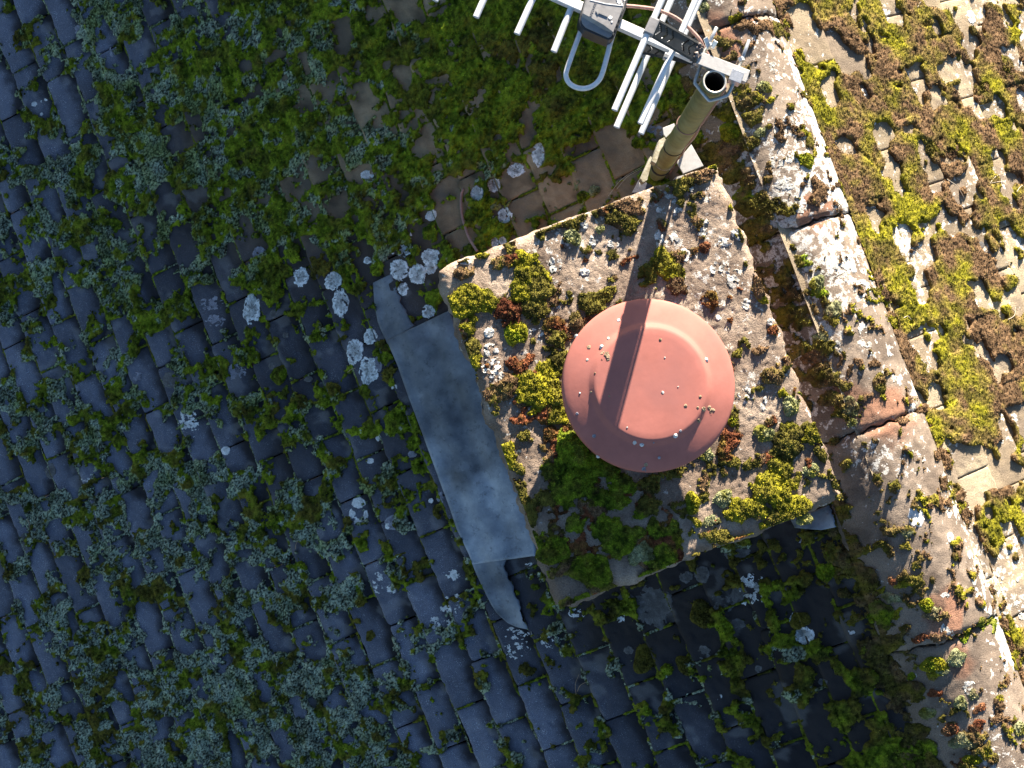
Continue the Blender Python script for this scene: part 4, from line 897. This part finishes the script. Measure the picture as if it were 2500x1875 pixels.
rows += zz(1700, 0, 2.765, [(560,900,60,70,'pale',.25),(540,1090,50,45,'pale',.2),(640,1060,50,40,'pale',.3),(600,1240,80,40,'pale',.3),(700,1390,50,50,'pale',.15),(580,1440,60,40,'pale',.3),(700,720,40,60,'pale',.5),(640,820,60,60,'pale',.5),(760,1240,40,25,'pale',.3),(520,440,30,60,'pale',.6),(560,540,30,40,'pale',.6)])
rows += zz(2150, 1200, 1.903, [(300,60,12,20,'pale'),(317,100,12,26,'pale'),(325,215,18,24,'pale'),(412,295,12,18,'pale'),(433,410,16,26,'pale'),(455,480,20,36,'pale',.1),(497,550,34,36,'pale',.2),(300,480,22,14,'pale',.3),(410,910,34,34,'pale',.2),(580,800,16,22,'pale'),(310,650,44,34,'pale',.35),(345,90,10,34,'pale'),(480,470,9,34,'pale')])
crusts(rows, 'white lichen crust flaking over the tops of the ridge tiles', z_roof)
crust(2236, 1260, 21, 25, 'bright', 'large plain white lichen patch on the ridge below the reddish tile end', z_roof, 0, 'bright white patches')
o = crust(2371, 41, 12, 18, 'bright', 'bright white oval bird dropping near the top of the sunlit tiles', z_roof, 0, 'bright white patches'); o.name = 'bird_dropping'; o['category'] = 'dropping'

# ------------------------------------------------------------------ lead sheets beside the chimney
def lead_grid(name, left, right, label, zlift=.019, nu=26, nv=90, group='lead flashings round the chimney', under=0, zfun=None, tn=(.45, 1.1)):
    zf = zfun or (lambda x, y: x*TP+zlift)
    L = [hit(u, v, zf) for u, v in left]; Rr = [hit(u, v, zf) for u, v in right]
    def res(P):
        P = np.array(P); d = np.r_[0, np.cumsum(np.linalg.norm(np.diff(P, axis=0), axis=1))]; t = np.linspace(0, d[-1], nv)
        return np.stack([np.interp(t, d, P[:, i]) for i in range(3)], -1)
    L, Rr = res(L), res(Rr); f = np.linspace(0, 1, nu)[None, :, None]
    P = L[:, None]*(1-f)+Rr[:, None]*f; x, y = P[..., 0], P[..., 1]
    jag = .0016*fbm(y*80, x*0+3, 901, 3)[..., None]*f**8
    P = P+jag*np.array([1, .2, 0])
    n = .0020*fbm(x*11, y*11, 903, 3)+.0006*fbm(x*45, y*45, 904, 2); sag = .0025*np.cos((left_uv(x, y)[1]-LOFF)/G*2*np.pi)
    P[..., 2] += n+sag+.004
    V = P.reshape(-1, 3); g = np.arange(nu*nv).reshape(nv, nu)
    Q = np.stack([g[:-1, :-1], g[:-1, 1:], g[1:, 1:], g[1:, :-1]], -1).reshape(-1, 4)[:, ::-1]
    ring = np.concatenate([g[0, :], g[1:, -1], g[-1, -2::-1], g[-2:0:-1, 0]]); low = V[ring]-np.array([0, 0, .004])
    m = len(ring); k = np.arange(m); b0 = len(V)
    Q2 = np.stack([ring[k], ring[(k+1) % m], b0+(k+1) % m, b0+k], -1)
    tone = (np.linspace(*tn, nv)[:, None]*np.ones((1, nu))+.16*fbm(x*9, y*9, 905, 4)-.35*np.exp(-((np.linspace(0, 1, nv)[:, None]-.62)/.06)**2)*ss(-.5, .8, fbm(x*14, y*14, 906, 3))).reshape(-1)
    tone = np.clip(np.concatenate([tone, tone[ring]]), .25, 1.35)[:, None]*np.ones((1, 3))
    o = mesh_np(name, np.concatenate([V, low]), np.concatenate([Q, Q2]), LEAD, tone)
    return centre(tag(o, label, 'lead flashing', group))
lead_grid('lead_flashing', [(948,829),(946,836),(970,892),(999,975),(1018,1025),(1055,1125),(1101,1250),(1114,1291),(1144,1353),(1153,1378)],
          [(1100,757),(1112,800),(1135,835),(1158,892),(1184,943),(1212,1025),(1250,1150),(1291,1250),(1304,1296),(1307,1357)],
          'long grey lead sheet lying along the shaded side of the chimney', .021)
lead_grid('lead_flashing', [(1151,1372),(1160,1396),(1187,1453),(1200,1478),(1212,1497),(1239,1521),(1261,1531),(1285,1536)],
          [(1236,1366),(1230,1380),(1244,1413),(1261,1461),(1270,1490),(1277,1513),(1282,1525),(1287,1536)],
          'tapering curved tail of lead ending on the dark tiles', .020, nu=14, nv=50, tn=(.75, .95))
lead_grid('lead_flashing', [(910,690),(914,745),(922,785),(929,804),(946,840)], [(958,668),(968,700),(978,735),(996,772),(1010,798)],
          'slate-coloured lead soaker between mossy tiles at the upper end', .0165, nu=14, nv=40, tn=(.38, .5))
lead_grid('lead_flashing', [(1930,1268),(1941,1289),(1975,1292),(2005,1294)], [(2020,1235),(2034,1258),(2038,1272),(2041,1287)],
          'small bright lead corner peeping out under the ridge-side cap corner', .03, nu=10, nv=16)

# ------------------------------------------------------------------ terracotta cowl
CZ = SZ+.10; cpos = PZ(1585, 940, CZ); CD = project(cpos)[2]; CR = 213*CD/F
cx, cy = cpos[0], cpos[1]
cowl = thing('chimney_cowl', (cx, cy, SZ), 'round terracotta metal cowl lid standing on the chimney cap', 'chimney cowl')
prof = [(0.0001, .0275), (.2, .0275), (.4, .027), (.55, .0268), (.62, .0264), (.645, .0255), (.66, .0238), (.70, .0175), (.715, .0160), (.74, .0146), (.80, .0112), (.86, .0074), (.92, .0036), (.97, .0000), (.99, -.0025), (1.0, -.005), (1.0, -.020), (.985, -.0205), (.97, -.008), (.8, .001), (.3, .010)]
lathe('lid', [(r*CR, CZ+z) for r, z in prof], cx, cy, TERRA, cowl, 160)
lathe('flue_collar', [(CR*.62, SZ-.01), (CR*.62, SZ+.05), (CR*.60, CZ+.0), (CR*.55, CZ+.0), (CR*.55, SZ-.01)], cx, cy, TERRA, cowl, 96)
def lid_z(x, y):
    r = np.hypot(x-cx, y-cy)/CR; return CZ+np.interp(r, [p[0] for p in prof[:15]], [p[1] for p in prof[:15]])
for u, v in ((1469, 847), (1724, 879), (1567, 1085), (1649, 1064)):
    p = hit(u, v, lid_z); bm = bmesh.new()
    m4 = Matrix.Translation(p)
    bmesh.ops.create_cone(bm, cap_ends=True, segments=20, radius1=.0046, radius2=.0042, depth=.0014, matrix=m4@Matrix.Translation((0, 0, .0006)))
    bmesh.ops.create_uvsphere(bm, u_segments=14, v_segments=8, radius=.003, matrix=m4@Matrix.Translation((0, 0, .0012))@Matrix.Diagonal((1, 1, .7, 1)))
    bm_obj('screw', bm, GALV, cowl, True)
for u, v in ((1406, 820), (1459, 1116)):
    q = PZ(u, v, CZ-.012); dv = np.array([q[0]-cx, q[1]-cy]); dv /= np.linalg.norm(dv); p = np.array([cx+dv[0]*CR, cy+dv[1]*CR, CZ-.0125]); bm = bmesh.new()
    bmesh.ops.create_uvsphere(bm, u_segments=14, v_segments=8, radius=.0046, matrix=Matrix.Translation(p)); bm_obj('rivet', bm, GALV, cowl, True)
Vs, Qs, Cs, b = [], [], [], 0
for (x, y, r, k) in [(975,957,7,'pale'),(880,1000,9,'dim'),(960,1045,26,'dim'),(872,1062,6,'pale'),(910,1128,4,'dim'),(836,1225,4,'bright'),(980,1242,5,'dim'),(822,1327,7,'grey'),(905,1437,9,'grey'),(1105,1470,9,'bright'),(1160,1578,9,'dim'),(1152,1602,13,'grey'),(1225,1543,7,'grey'),(1330,1412,7,'grey'),(1420,1362,9,'dim'),(1445,1305,12,'dim'),(1472,1297,9,'dim'),(1488,1318,16,'dim'),(1415,1298,6,'dim'),(1355,1288,8,'dim'),(1427,1243,7,'dim'),(1243,1223,7,'pale'),(1318,1195,3,'pale'),(1253,1052,4,'pale'),(1232,963,7,'dim'),(890,1222,5,'dim'),(1025,868,8,'pale'),(1068,1395,4,'pale'),(1198,1470,4,'grey')]:
    V, Q, c = crust_mesh(1000+x/2.011, 350+y/2.011, r/2.011, r/2.011, 'pale' if k == 'dim' else k, lid_z, .1 if r > 12 else 0, .0003, .0010)
    if k == 'dim': c = c*np.array([.55, .42, .30])
    Vs.append(V); Qs.append(Q+b); Cs.append(c); b += len(V)
tag(mesh_np('lichen_flecks', np.concatenate(Vs), np.concatenate(Qs), LICH, np.concatenate(Cs), parent=cowl), 'tiny pale lichen flecks on the lid', kind='stuff')

# ------------------------------------------------------------------ mast
MT = PZ(1745, 199, SZ+.61); ZA = MT[2]; MR = .0196
_ms = PZ(1650, 350, SZ); MB = MT+(_ms-MT)*((ZA+.24)/(ZA-SZ))      # the mast leans a little
def ax(z): f = (z-MB[2])/(MT[2]-MB[2]); return MB+(MT-MB)*f
def mast_z(v):
    zs = np.linspace(-.2, ZA, 600); return float(zs[np.argmin(abs(project(np.array([ax(z) for z in zs]))[1]-v))])
mast = thing('antenna_mast', tuple(MB), 'green algae-stained metal mast tied to the side of the chimney', 'mast')
n = 40; V = []; Q = []; rows_ = []
for (rr, zz_) in [(MR, MB[2])]+[(MR, MB[2]+(ZA-MB[2])*i/40) for i in range(1, 40)]+[(MR, ZA-.0015), (MR*.985, ZA), (MR*.84, ZA), (MR*.82, ZA-.003), (MR*.80, ZA-.25)]:
    c = ax(zz_); rows_.append(len(V))
    for k in range(n): V.append((c[0]+rr*math.cos(2*math.pi*k/n), c[1]+rr*math.sin(2*math.pi*k/n), zz_))
for i in range(len(rows_)-1):
    for k in range(n): Q.append((rows_[i]+k, rows_[i]+(k+1) % n, rows_[i+1]+(k+1) % n, rows_[i+1]+k))
V.append((*ax(ZA-.25)[:2], ZA-.25)); tr = [(rows_[-1]+k, rows_[-1]+(k+1) % n, len(V)-1) for k in range(n)]
pole = mesh_np('pole', np.array(V), np.array(Q), POLE, parent=mast, tris=np.array(tr))
pole.data.materials.append(CUT); pole.data.materials.append(RUST)
for p in pole.data.polygons:
    i = p.index//n
    if i >= len(rows_)-4: p.material_index = 1 if i < len(rows_)-2 else 2
def ring_on(name, z, h, r, mat, tilt=0.0, parent=mast):
    bm = bmesh.new(); c = ax(z); rings = []
    for rr, dz in ((r, -h/2), (r+.0012, -h/2), (r+.0012, h/2), (r, h/2)):
        rings.append([bm.verts.new((c[0]+rr*math.cos(2*math.pi*k/36), c[1]+rr*math.sin(2*math.pi*k/36), z+dz+tilt*math.cos(2*math.pi*k/36+1))) for k in range(36)])
    for i in range(4):
        a, b2 = rings[i], rings[(i+1) % 4]
        for k in range(36): bm.faces.new((a[k], a[(k+1) % 36], b2[(k+1) % 36], b2[k]))
    return bm_obj(name, bm, mat, parent, True)
for v, h, mt, tl in ((303, .0035, COAX, .004), (357, .003, BAND, .003), (393, .0035, WEATHER, .003), (433, .003, BAND, .003)): ring_on('cable_tie', mast_z(v), h, MR+.0004, mt, tl)
ring_on('strap', mast_z(406), .011, MR+.0006, BAND, .004); ring_on('strap', mast_z(446), .012, MR+.0006, BAND, .003)
def prism(name, pts, z0, z1, mat, parent, bevel=0, slope=0.0):
    """flat plate: its outline in photo pixels at height z1, given a real thickness"""
    bm = bmesh.new(); P = [PZ(u, v, z1) for u, v in pts]
    a = [bm.verts.new(p) for p in P]; b = [bm.verts.new((p[0], p[1], z0)) for p in P]; m = len(P)
    bm.faces.new(a); bm.faces.new(b[::-1])
    for i in range(m): bm.faces.new((a[i], b[i], b[(i+1) % m], a[(i+1) % m]))
    return bm_obj(name, bm, mat, parent, False, bevel)
prism('bracket_plate', [(1652, 396), (1688, 352), (1718, 405), (1668, 424)], .165, .170, ZINC, mast, .0008)
prism('bracket_arm', [(1618, 312), (1646, 301), (1650, 312), (1626, 336), (1620, 328)], .168, .175, ZINC, mast, .0008)
prism('bracket_arm', [(1591, 393), (1609, 342), (1622, 335), (1626, 342), (1601, 400)], .105, .13, WEATHER, mast, .001)
prism('bracket_arm', [(1563, 436), (1588, 381), (1594, 386), (1580, 440), (1570, 446)], .03, .055, WEATHER, mast, .001)
bm = bmesh.new(); a = Vector(PZ(1660, 432, .14)); b_ = Vector(PZ(1700, 420, .14))
obox(bm, a, (b_-a).normalized(), (0, 0, 1), (b_-a).normalized().cross(Vector((0, 0, 1))), -.01, (b_-a).length, -.02, .0, -.002, .002); bm_obj('bracket_flange', bm, ZINC, mast)
prism('foot_plate', [(1543, 471), (1560, 438), (1592, 452), (1598, 470)], -.07, -.055, mat_plain('dark_slate', (.07, .07, .09), .6, 0, 90, .3), mast, .001)
o = tube('thin_wire', [PZ(1561, 441, -.03), PZ(1562, 452, -.03), PZ(1561, 466, -.03)], .0006, ZINC, mast, 6)
# ------------------------------------------------------------------ TV antenna
ant = thing('tv_antenna', tuple(PZ(1700, 150, ZA-.02)), 'aluminium TV antenna with white rods and black reflector clamped to the mast', 'antenna')
def PA(u, v, dz=0.0): return Vector(PZ(u, v, ZA+dz))
def bar(name, a, b, w, h, mat, parent, bevel=.0008, up=Vector((0, 0, 1))):
    d = (b-a).normalized(); s = d.cross(up).normalized(); u2 = s.cross(d); bm = bmesh.new()
    obox(bm, a, d, s, u2, 0, (b-a).length, -w/2, w/2, -h/2, h/2); return bm_obj(name, bm, mat, parent, False, bevel)
boom = bar('boom', PA(1704, 146, -.012), PA(1100, -123.6, -.012), .0155, .015, ALU, ant)
def rod(name, a, b, r=.0051, mat=ALU, parent=ant):
    bm = tube_bm(bmesh.new(), [a+(b-a)*t for t in (0, .02, .5, .98, 1)], r, 18, caps=False); bm2 = bm
    d = (b-a).normalized()
    # hollow ends
    tube_bm(bm2, [a, a+d*.02], r*.78, 18, caps=True); tube_bm(bm2, [b, b-d*.02], r*.78, 18, caps=True)
    return bm_obj(name, bm, mat, parent, True)
for (u0, v0, u1, v1) in ((1162, 42, 1258, -176), (1262, 83, 1360, -135), (1352, 126, 1446, -110), (1062, 2, 1160, -214)):
    rod('director_rod', PA(u0, v0, -.014), PA(u1, v1, -.014), .0054)
dip = smooth_path([PA(*p, -.022) for p in ((1448, -10), (1419, 72), (1400, 124), (1384, 170), (1382, 187), (1390, 203), (1406, 213), (1426, 216), (1446, 210), (1462, 196), (1472, 174), (1484, 130), (1494, 92), (1530, -14))], 8)
tube('folded_dipole', [Vector(p) for p in dip], .0042, ALU, ant, 16)
box = prism('dipole_box', [(1444, -50), (1428, -6), (1417, 33), (1414, 48), (1417, 62), (1426, 72), (1452, 84), (1486, 98), (1496, 95), (1503, 84), (1527, 24), (1537, -20), (1520, -45)], ZA-.030, ZA+.008, BLACKP, ant, .0016)
prism('dipole_lid', [(1447, -44), (1431, -4), (1421, 33), (1419, 47), (1422, 58), (1430, 67), (1454, 78), (1485, 92), (1492, 89), (1497, 81), (1522, 22), (1531, -18), (1516, -40)], ZA+.0075, ZA+.0100, GREYP, box, .0006)
# raised lid of the box with a sloping end
bm = bmesh.new()
lo_ = [PA(*p, .0098) for p in ((1448, -42), (1432, -4), (1421.5, 34), (1421, 42), (1440, 53), (1470, 71), (1497, 83), (1521, 22), (1529, -18), (1514, -38))]
hi_ = [PA(*p, .0165) for p in ((1450, -40), (1435, -4), (1423.5, 29), (1424, 33), (1443, 43), (1473, 60), (1497, 78), (1519, 22), (1526, -18), (1512, -36))]
a_ = [bm.verts.new(p) for p in lo_]; b_ = [bm.verts.new(p) for p in hi_]; bm.faces.new(b_)
for i in range(len(a_)): bm.faces.new((a_[i], a_[(i+1) % len(a_)], b_[(i+1) % len(a_)], b_[i]))
bm_obj('raised_cover', bm, GREYP, box)
def flat(name, pts, dz, th, mat, parent): return prism(name, pts, ZA+dz-th, ZA+dz, mat, parent)
flat('arrow', [(1454.5, 26), (1464, 23), (1463, 27.5), (1485, 36.5), (1483.5, 41), (1461.5, 32), (1460, 36)], .0180, .0016, GREYP, box)
flat('rib', [(1440, 0.5), (1441, -1), (1480, 8), (1522, 13), (1522, 15), (1480, 10)], .0172, .0008, WHITEP, box)
for i in range(6):
    t = i/5; u, v = 1525-26*t, 24+59*t
    flat('tooth', [(u-2.2, v-3.2), (u+1.2, v-2.4), (u-.4, v+2.4), (u-3.4, v+1.4)], .0176, .004, BLACKP, box)
tc = bpy.data.curves.new('lettering', 'FONT'); tc.body = 'VIFOREL'; tc.size = .0062; tc.extrude = .0004; tc.space_character = 1.15
to = bpy.data.objects.new('lettering', tc); C.objects.link(to)
p0 = PA(1451.5, 5, .0168); px_ = (PA(1439, 38, .0168)-p0).normalized(); py_ = Vector((0, 0, 1)).cross(px_)
Mx = Matrix((px_, py_, Vector((0, 0, 1)))).transposed().to_4x4(); Mx.translation = p0
dg = bpy.context.evaluated_depsgraph_get(); me_ = bpy.data.meshes.new_from_object(to.evaluated_get(dg)); bpy.data.objects.remove(to)
me_.transform(Mx); me_.materials.clear(); me_.materials.append(GREYP); lt = bpy.data.objects.new('lettering', me_); C.objects.link(lt); put(lt, box)
for (u, v, r) in ((1490, 42.5, 4.5), (1494, 53, 2.2), (1512, 3, 6), (1519, 11, 3), (1508, -6, 5), (1525, -2, 3.5)):
    pts = [(u+r*(1+.25*math.sin(k*2.3+u))*math.cos(k*math.pi/6), v+r*(1+.3*math.cos(k*3.1+v))*math.sin(k*math.pi/6)) for k in range(12)]
    flat('white_spatter', pts, .0174, .0008, WHITEP, box)
# corner reflector: two slotted black arms and four long rods
def plate(name, quad, holes, label=None, th=.004):
    """quad: 4 (u, v, dz); holes in plate coordinates (0..1)"""
    q = [PA(u, v, d) for u, v, d in quad]; nrm = (q[1]-q[0]).cross(q[3]-q[0]).normalized(); nrm = nrm if nrm.z > 0 else -nrm
    nx, ny = 56, 24; bm = bmesh.new(); g = {}
    def pt(i, j): f, h = i/nx, j/ny; return (q[0]*(1-f)+q[1]*f)*(1-h)+(q[3]*(1-f)+q[2]*f)*h
    def inside(f, h):
        for (c, d) in holes:
            if .18 < h < .80 and abs(f-(c+d*abs(h-.5)*.22)) < .020: return True
        return False
    for i in range(nx+1):
        for j in range(ny+1):
            e = .0035 if j in (0, ny) else 0
            g[i, j] = bm.verts.new(pt(i, j)+nrm*e)
    for i in range(nx):
        for j in range(ny):
            if not inside((i+.5)/nx, (j+.5)/ny): bm.faces.new((g[i, j], g[i+1, j], g[i+1, j+1], g[i, j+1]))
    bmesh.ops.delete(bm, geom=[v for v in bm.verts if not v.link_faces], context='VERTS')
    r = bmesh.ops.solidify(bm, geom=bm.faces[:], thickness=th)
    return bm_obj(name, bm, BLACKP, ant)
UL = plate('reflector_arm', [(1601, 44, .085), (1713, 108, .004), (1694, 154, .004), (1580, 88, .085)], [(.16, -1), (.29, -1), (.42, -1), (.63, 1), (.76, 1)])
LL = plate('reflector_arm', [(1577, 101, -.14), (1690, 132, -.02), (1690, 160, -.02), (1567, 133, -.14)], [(.2, -1), (.36, -1), (.52, -1), (.72, 1)])
def dirp(a, b, t): return a+(b-a)*t
ra = rod('reflector_rod', PA(1500, 269, .090), PA(1641, -59, .090)); rc = rod('reflector_rod', PA(1563, 302, .031), PA(1735, -82, .031))
rb = rod('reflector_rod', PA(1505, 311, -.145), PA(1668, -68, -.145), .0054); rd = rod('reflector_rod', PA(1565, 326, -.077), PA(1742, -80, -.077))
for (u, v, dz, mt) in ((1590, 66, .090, GREYP), (1572, 117, -.145, GREYP)):
    bar('rod_holder', PA(u-9, v+20, dz), PA(u+9, v-20, dz), .016, .015, mt, ant, .0025)
bar('rod_holder', PA(1627, 147, .029), PA(1632, 133, .029), .013, .013, GALV, ant, .002)
# burnt, crumbled end of the plastic arm
rng = np.random.default_rng(5); bm = bmesh.new()
for k in range(46):
    t = rng.uniform(0, 1); p = PA(1710-17*t+rng.normal(0, 4), 110+42*t+rng.normal(0, 3), .004+rng.uniform(0, .012))
    bmesh.ops.create_icosphere(bm, subdivisions=1, radius=rng.uniform(.0015, .004), matrix=Matrix.Translation(p)@Matrix.Rotation(rng.uniform(0, 3), 4, 'X')@Matrix.Diagonal((1, rng.uniform(.4, 1.2), rng.uniform(.4, 1.2), 1)))
bm_obj('crumbled_end', bm, mat_plain('crumbled_plastic', (.06, .045, .04), .8, 0, 300, .5, .001, col2=(.42, .36, .33)), ant)
# clamp on the mast
cl = bar('clamp_plate', PA(1701, 139, .000), PA(1826, 187, .000), .021, .003, ZINC, ant, .0006)
p0, p1 = PA(1701, 139, -.012), PA(1826, 187, -.012); d_ = (p1-p0).normalized(); s_ = Vector((0, 0, 1)).cross(d_); s_ = s_ if s_.y < 0 else -s_
bm = bmesh.new(); obox(bm, p0+s_*.0105, d_, s_, Vector((0, 0, 1)), 0, (p1-p0).length, -.003, 0, -.012, .0115); bm_obj('clamp_cheek', bm, ZINC, ant, False, .0006)
bm = bmesh.new(); vs = [bm.verts.new(PA(u, v, dz)) for u, v, dz in ((1702, 148, -.004), (1762, 176, -.004), (1744, 180, -.012), (1726, 172, -.012))]; bm.faces.new(vs)
bmesh.ops.solidify(bm, geom=bm.faces[:], thickness=.002); bm_obj('clamp_jaw', bm, ZINC, ant)
prism('clamp_block', [(1789, 166), (1818, 177), (1808, 204), (1779, 193)], ZA-.018, ZA+.004, GALV, ant, .0008)
zb = -.016
tube('u_bolt', [Vector(p) for p in smooth_path([PA(*p, zb) for p in ((1722, 120), (1711, 158), (1697, 199), (1702, 210), (1727, 241), (1736, 245), (1768, 236), (1777, 230), (1790, 204), (1806, 158))], 5)], .0031, GALV, ant, 12)
rod_s = lambda nm, a, b, r: tube(nm, [a, a+(b-a)*.5, b], r, GALV, ant, 12)
rod_s('stud', PA(1720, 128, -.010), PA(1750, 66, .004), .0030); rod_s('stud', PA(1803, 168, -.010), PA(1829, 97, .004), .0030)
for (u, v) in ((1733, 112), (1810, 146)):
    bm = bmesh.new(); bmesh.ops.create_cone(bm, cap_ends=True, segments=6, radius1=.0058, radius2=.0052, depth=.007, matrix=Matrix.Translation(PA(u, v, -.004))@Matrix.Rotation(math.radians(75), 4, 'X'))
    bm_obj('nut', bm, GALV, ant)
for (u0, v0, u1, v1) in ((1731, 118, 1722, 92), (1737, 118, 1748, 100)):
    bar('wing', PA(u0, v0, -.004), PA(u1, v1, .008), .0075, .002, GALV, ant, .0008)

# ------------------------------------------------------------------ cables
pts = [PA(1526, 14, -.010), PA(1560, 17, -.020), PA(1600, 23, -.03), PA(1640, 38, -.035), PA(1668, 56, -.035), PA(1692, 78, -.034), PA(1709, 98, -.034), PA(1720, 120, -.04)]
side = np.array([.86, -.35, 0]); side /= np.linalg.norm(side)
c = ax(ZA-.06)+side*(MR+.003); pts.append(Vector(c+np.array([.004, .012, 0])))
ties = [mast_z(303), mast_z(357), mast_z(393), mast_z(433)]
zz_ = [ZA-.09, ties[0]+.035, ties[0], (ties[0]+ties[1])/2, ties[1], (ties[1]+ties[2])/2, ties[2], (ties[2]+ties[3])/2, ties[3], -.04]
bow = [0, .001, 0, .004, 0, .003, 0, .003, .001, .002]
for z, bo in zip(zz_, bow): pts.append(Vector(ax(z)+side*(MR+.0032+bo)))
o = tube('coax_cable', [Vector(p) for p in smooth_path(pts, 10)], .0031, COAX, None, 12)
tag(centre(o), 'pinkish brown coax cable curving from the antenna down the mast', 'cable')
pts = [hit(u, v, z_roof)+np.array([0, 0, h]) for u, v, h in ((1131, 462, .004), (1126, 477, .012), (1125, 500, .014), (1128, 530, .010), (1134, 553, .012), (1142, 578, .014), (1153, 600, .02), (1163, 618, .03))]
o = tube('coax_cable', [Vector(p) for p in smooth_path(pts, 8)], .0033, COAX, None, 10)
tag(centre(o), 'old pinkish cable stub lying on mossy tiles above the chimney cap', 'cable')

# ------------------------------------------------------------------ needles and straws
def needle(u0, v0, u1, v1, label, mat=STICK, lift=.012, r=.0009, bend=.1, zf=z_roof, fork=None, group='dead needles on the roof'):
    a = hit(u0, v0, zf); b = hit(u1, v1, zf); m = (a+b)/2; d = b-a; m = m+np.array([-d[1], d[0], 0])*bend
    P = [Vector(p+np.array([0, 0, lift])) for p in smooth_path([a, m, b], 6)]
    bm = tube_bm(bmesh.new(), P, r, 6, rad=[r*(1-.5*i/(len(P)-1)) for i in range(len(P))])
    if fork: tube_bm(bm, [P[0], Vector(hit(*fork, zf)+np.array([0, 0, lift]))], r*.8, 6)
    o = bm_obj('pine_needle', bm, mat, None, True); return centre(tag(o, label, 'needle', group))
for a, kw in [((2412, 450, 2452, 424, 'pale forked straw lying on sunlit brown moss'), dict(fork=(2446, 444))),
  ((2308, 440, 2350, 486, 'brown straw slanting across sunlit moss'), {}), ((2478, 471, 2500, 452, 'short straw at the outer edge of the sunlit slope'), {}),
  ((2202, 778, 2221, 782, 'tiny curved white straw on yellow moss near the ridge'), dict(bend=.3)), ((2456, 782, 2474, 751, 'curved pale straw on the sunlit slope far from the ridge'), dict(bend=-.2)),
  ((2236, 22, 2256, 2, 'straight straw at the top of the sunlit slope'), {}),
  ((1405, 1695, 1412, 1645, 'upright rusty needle on a frosty tile below the lead tail'), dict(mat=NEEDLE)), ((1408, 1687, 1429, 1664, 'bent needle leaning against the upright rusty one'), dict(mat=NEEDLE, bend=.15)),
  ((408, 768, 432, 748, 'rusty needle between green cushions on the shaded slope'), dict(mat=NEEDLE)), ((849, 910, 868, 900, 'short rusty needle beside the lowest lichen disc'), dict(mat=NEEDLE)),
  ((69, 1268, 74, 1288, 'thin brown needle beside a tile edge far down the shaded slope'), dict(mat=NEEDLE)), ((671, 1597, 675, 1632, 'pale straight twig in grey lichen'), {}),
  ((1480, 486, 1564, 414, 'long fine straw leaning from the tiles to the mast foot'), dict(lift=.03, r=.0006)), ((1500, 470, 1566, 418, 'second fine straw at the mast foot'), dict(lift=.034, r=.0005)),
  ((0, 1712, 14, 1709, 'pale forked twig at the lowest outer tile'), dict(fork=(10, 1713))), ((403, 1748, 410, 1730, 'small pale twig on a frosty tile corner'), {}),
  ((722, 1340, 728, 1320, 'dark forked twig on a bare tile'), dict(mat=NEEDLE)), ((353, 1313, 360, 1297, 'short needle pair between frosty tiles'), dict(mat=STICK))]: needle(*a, **kw)
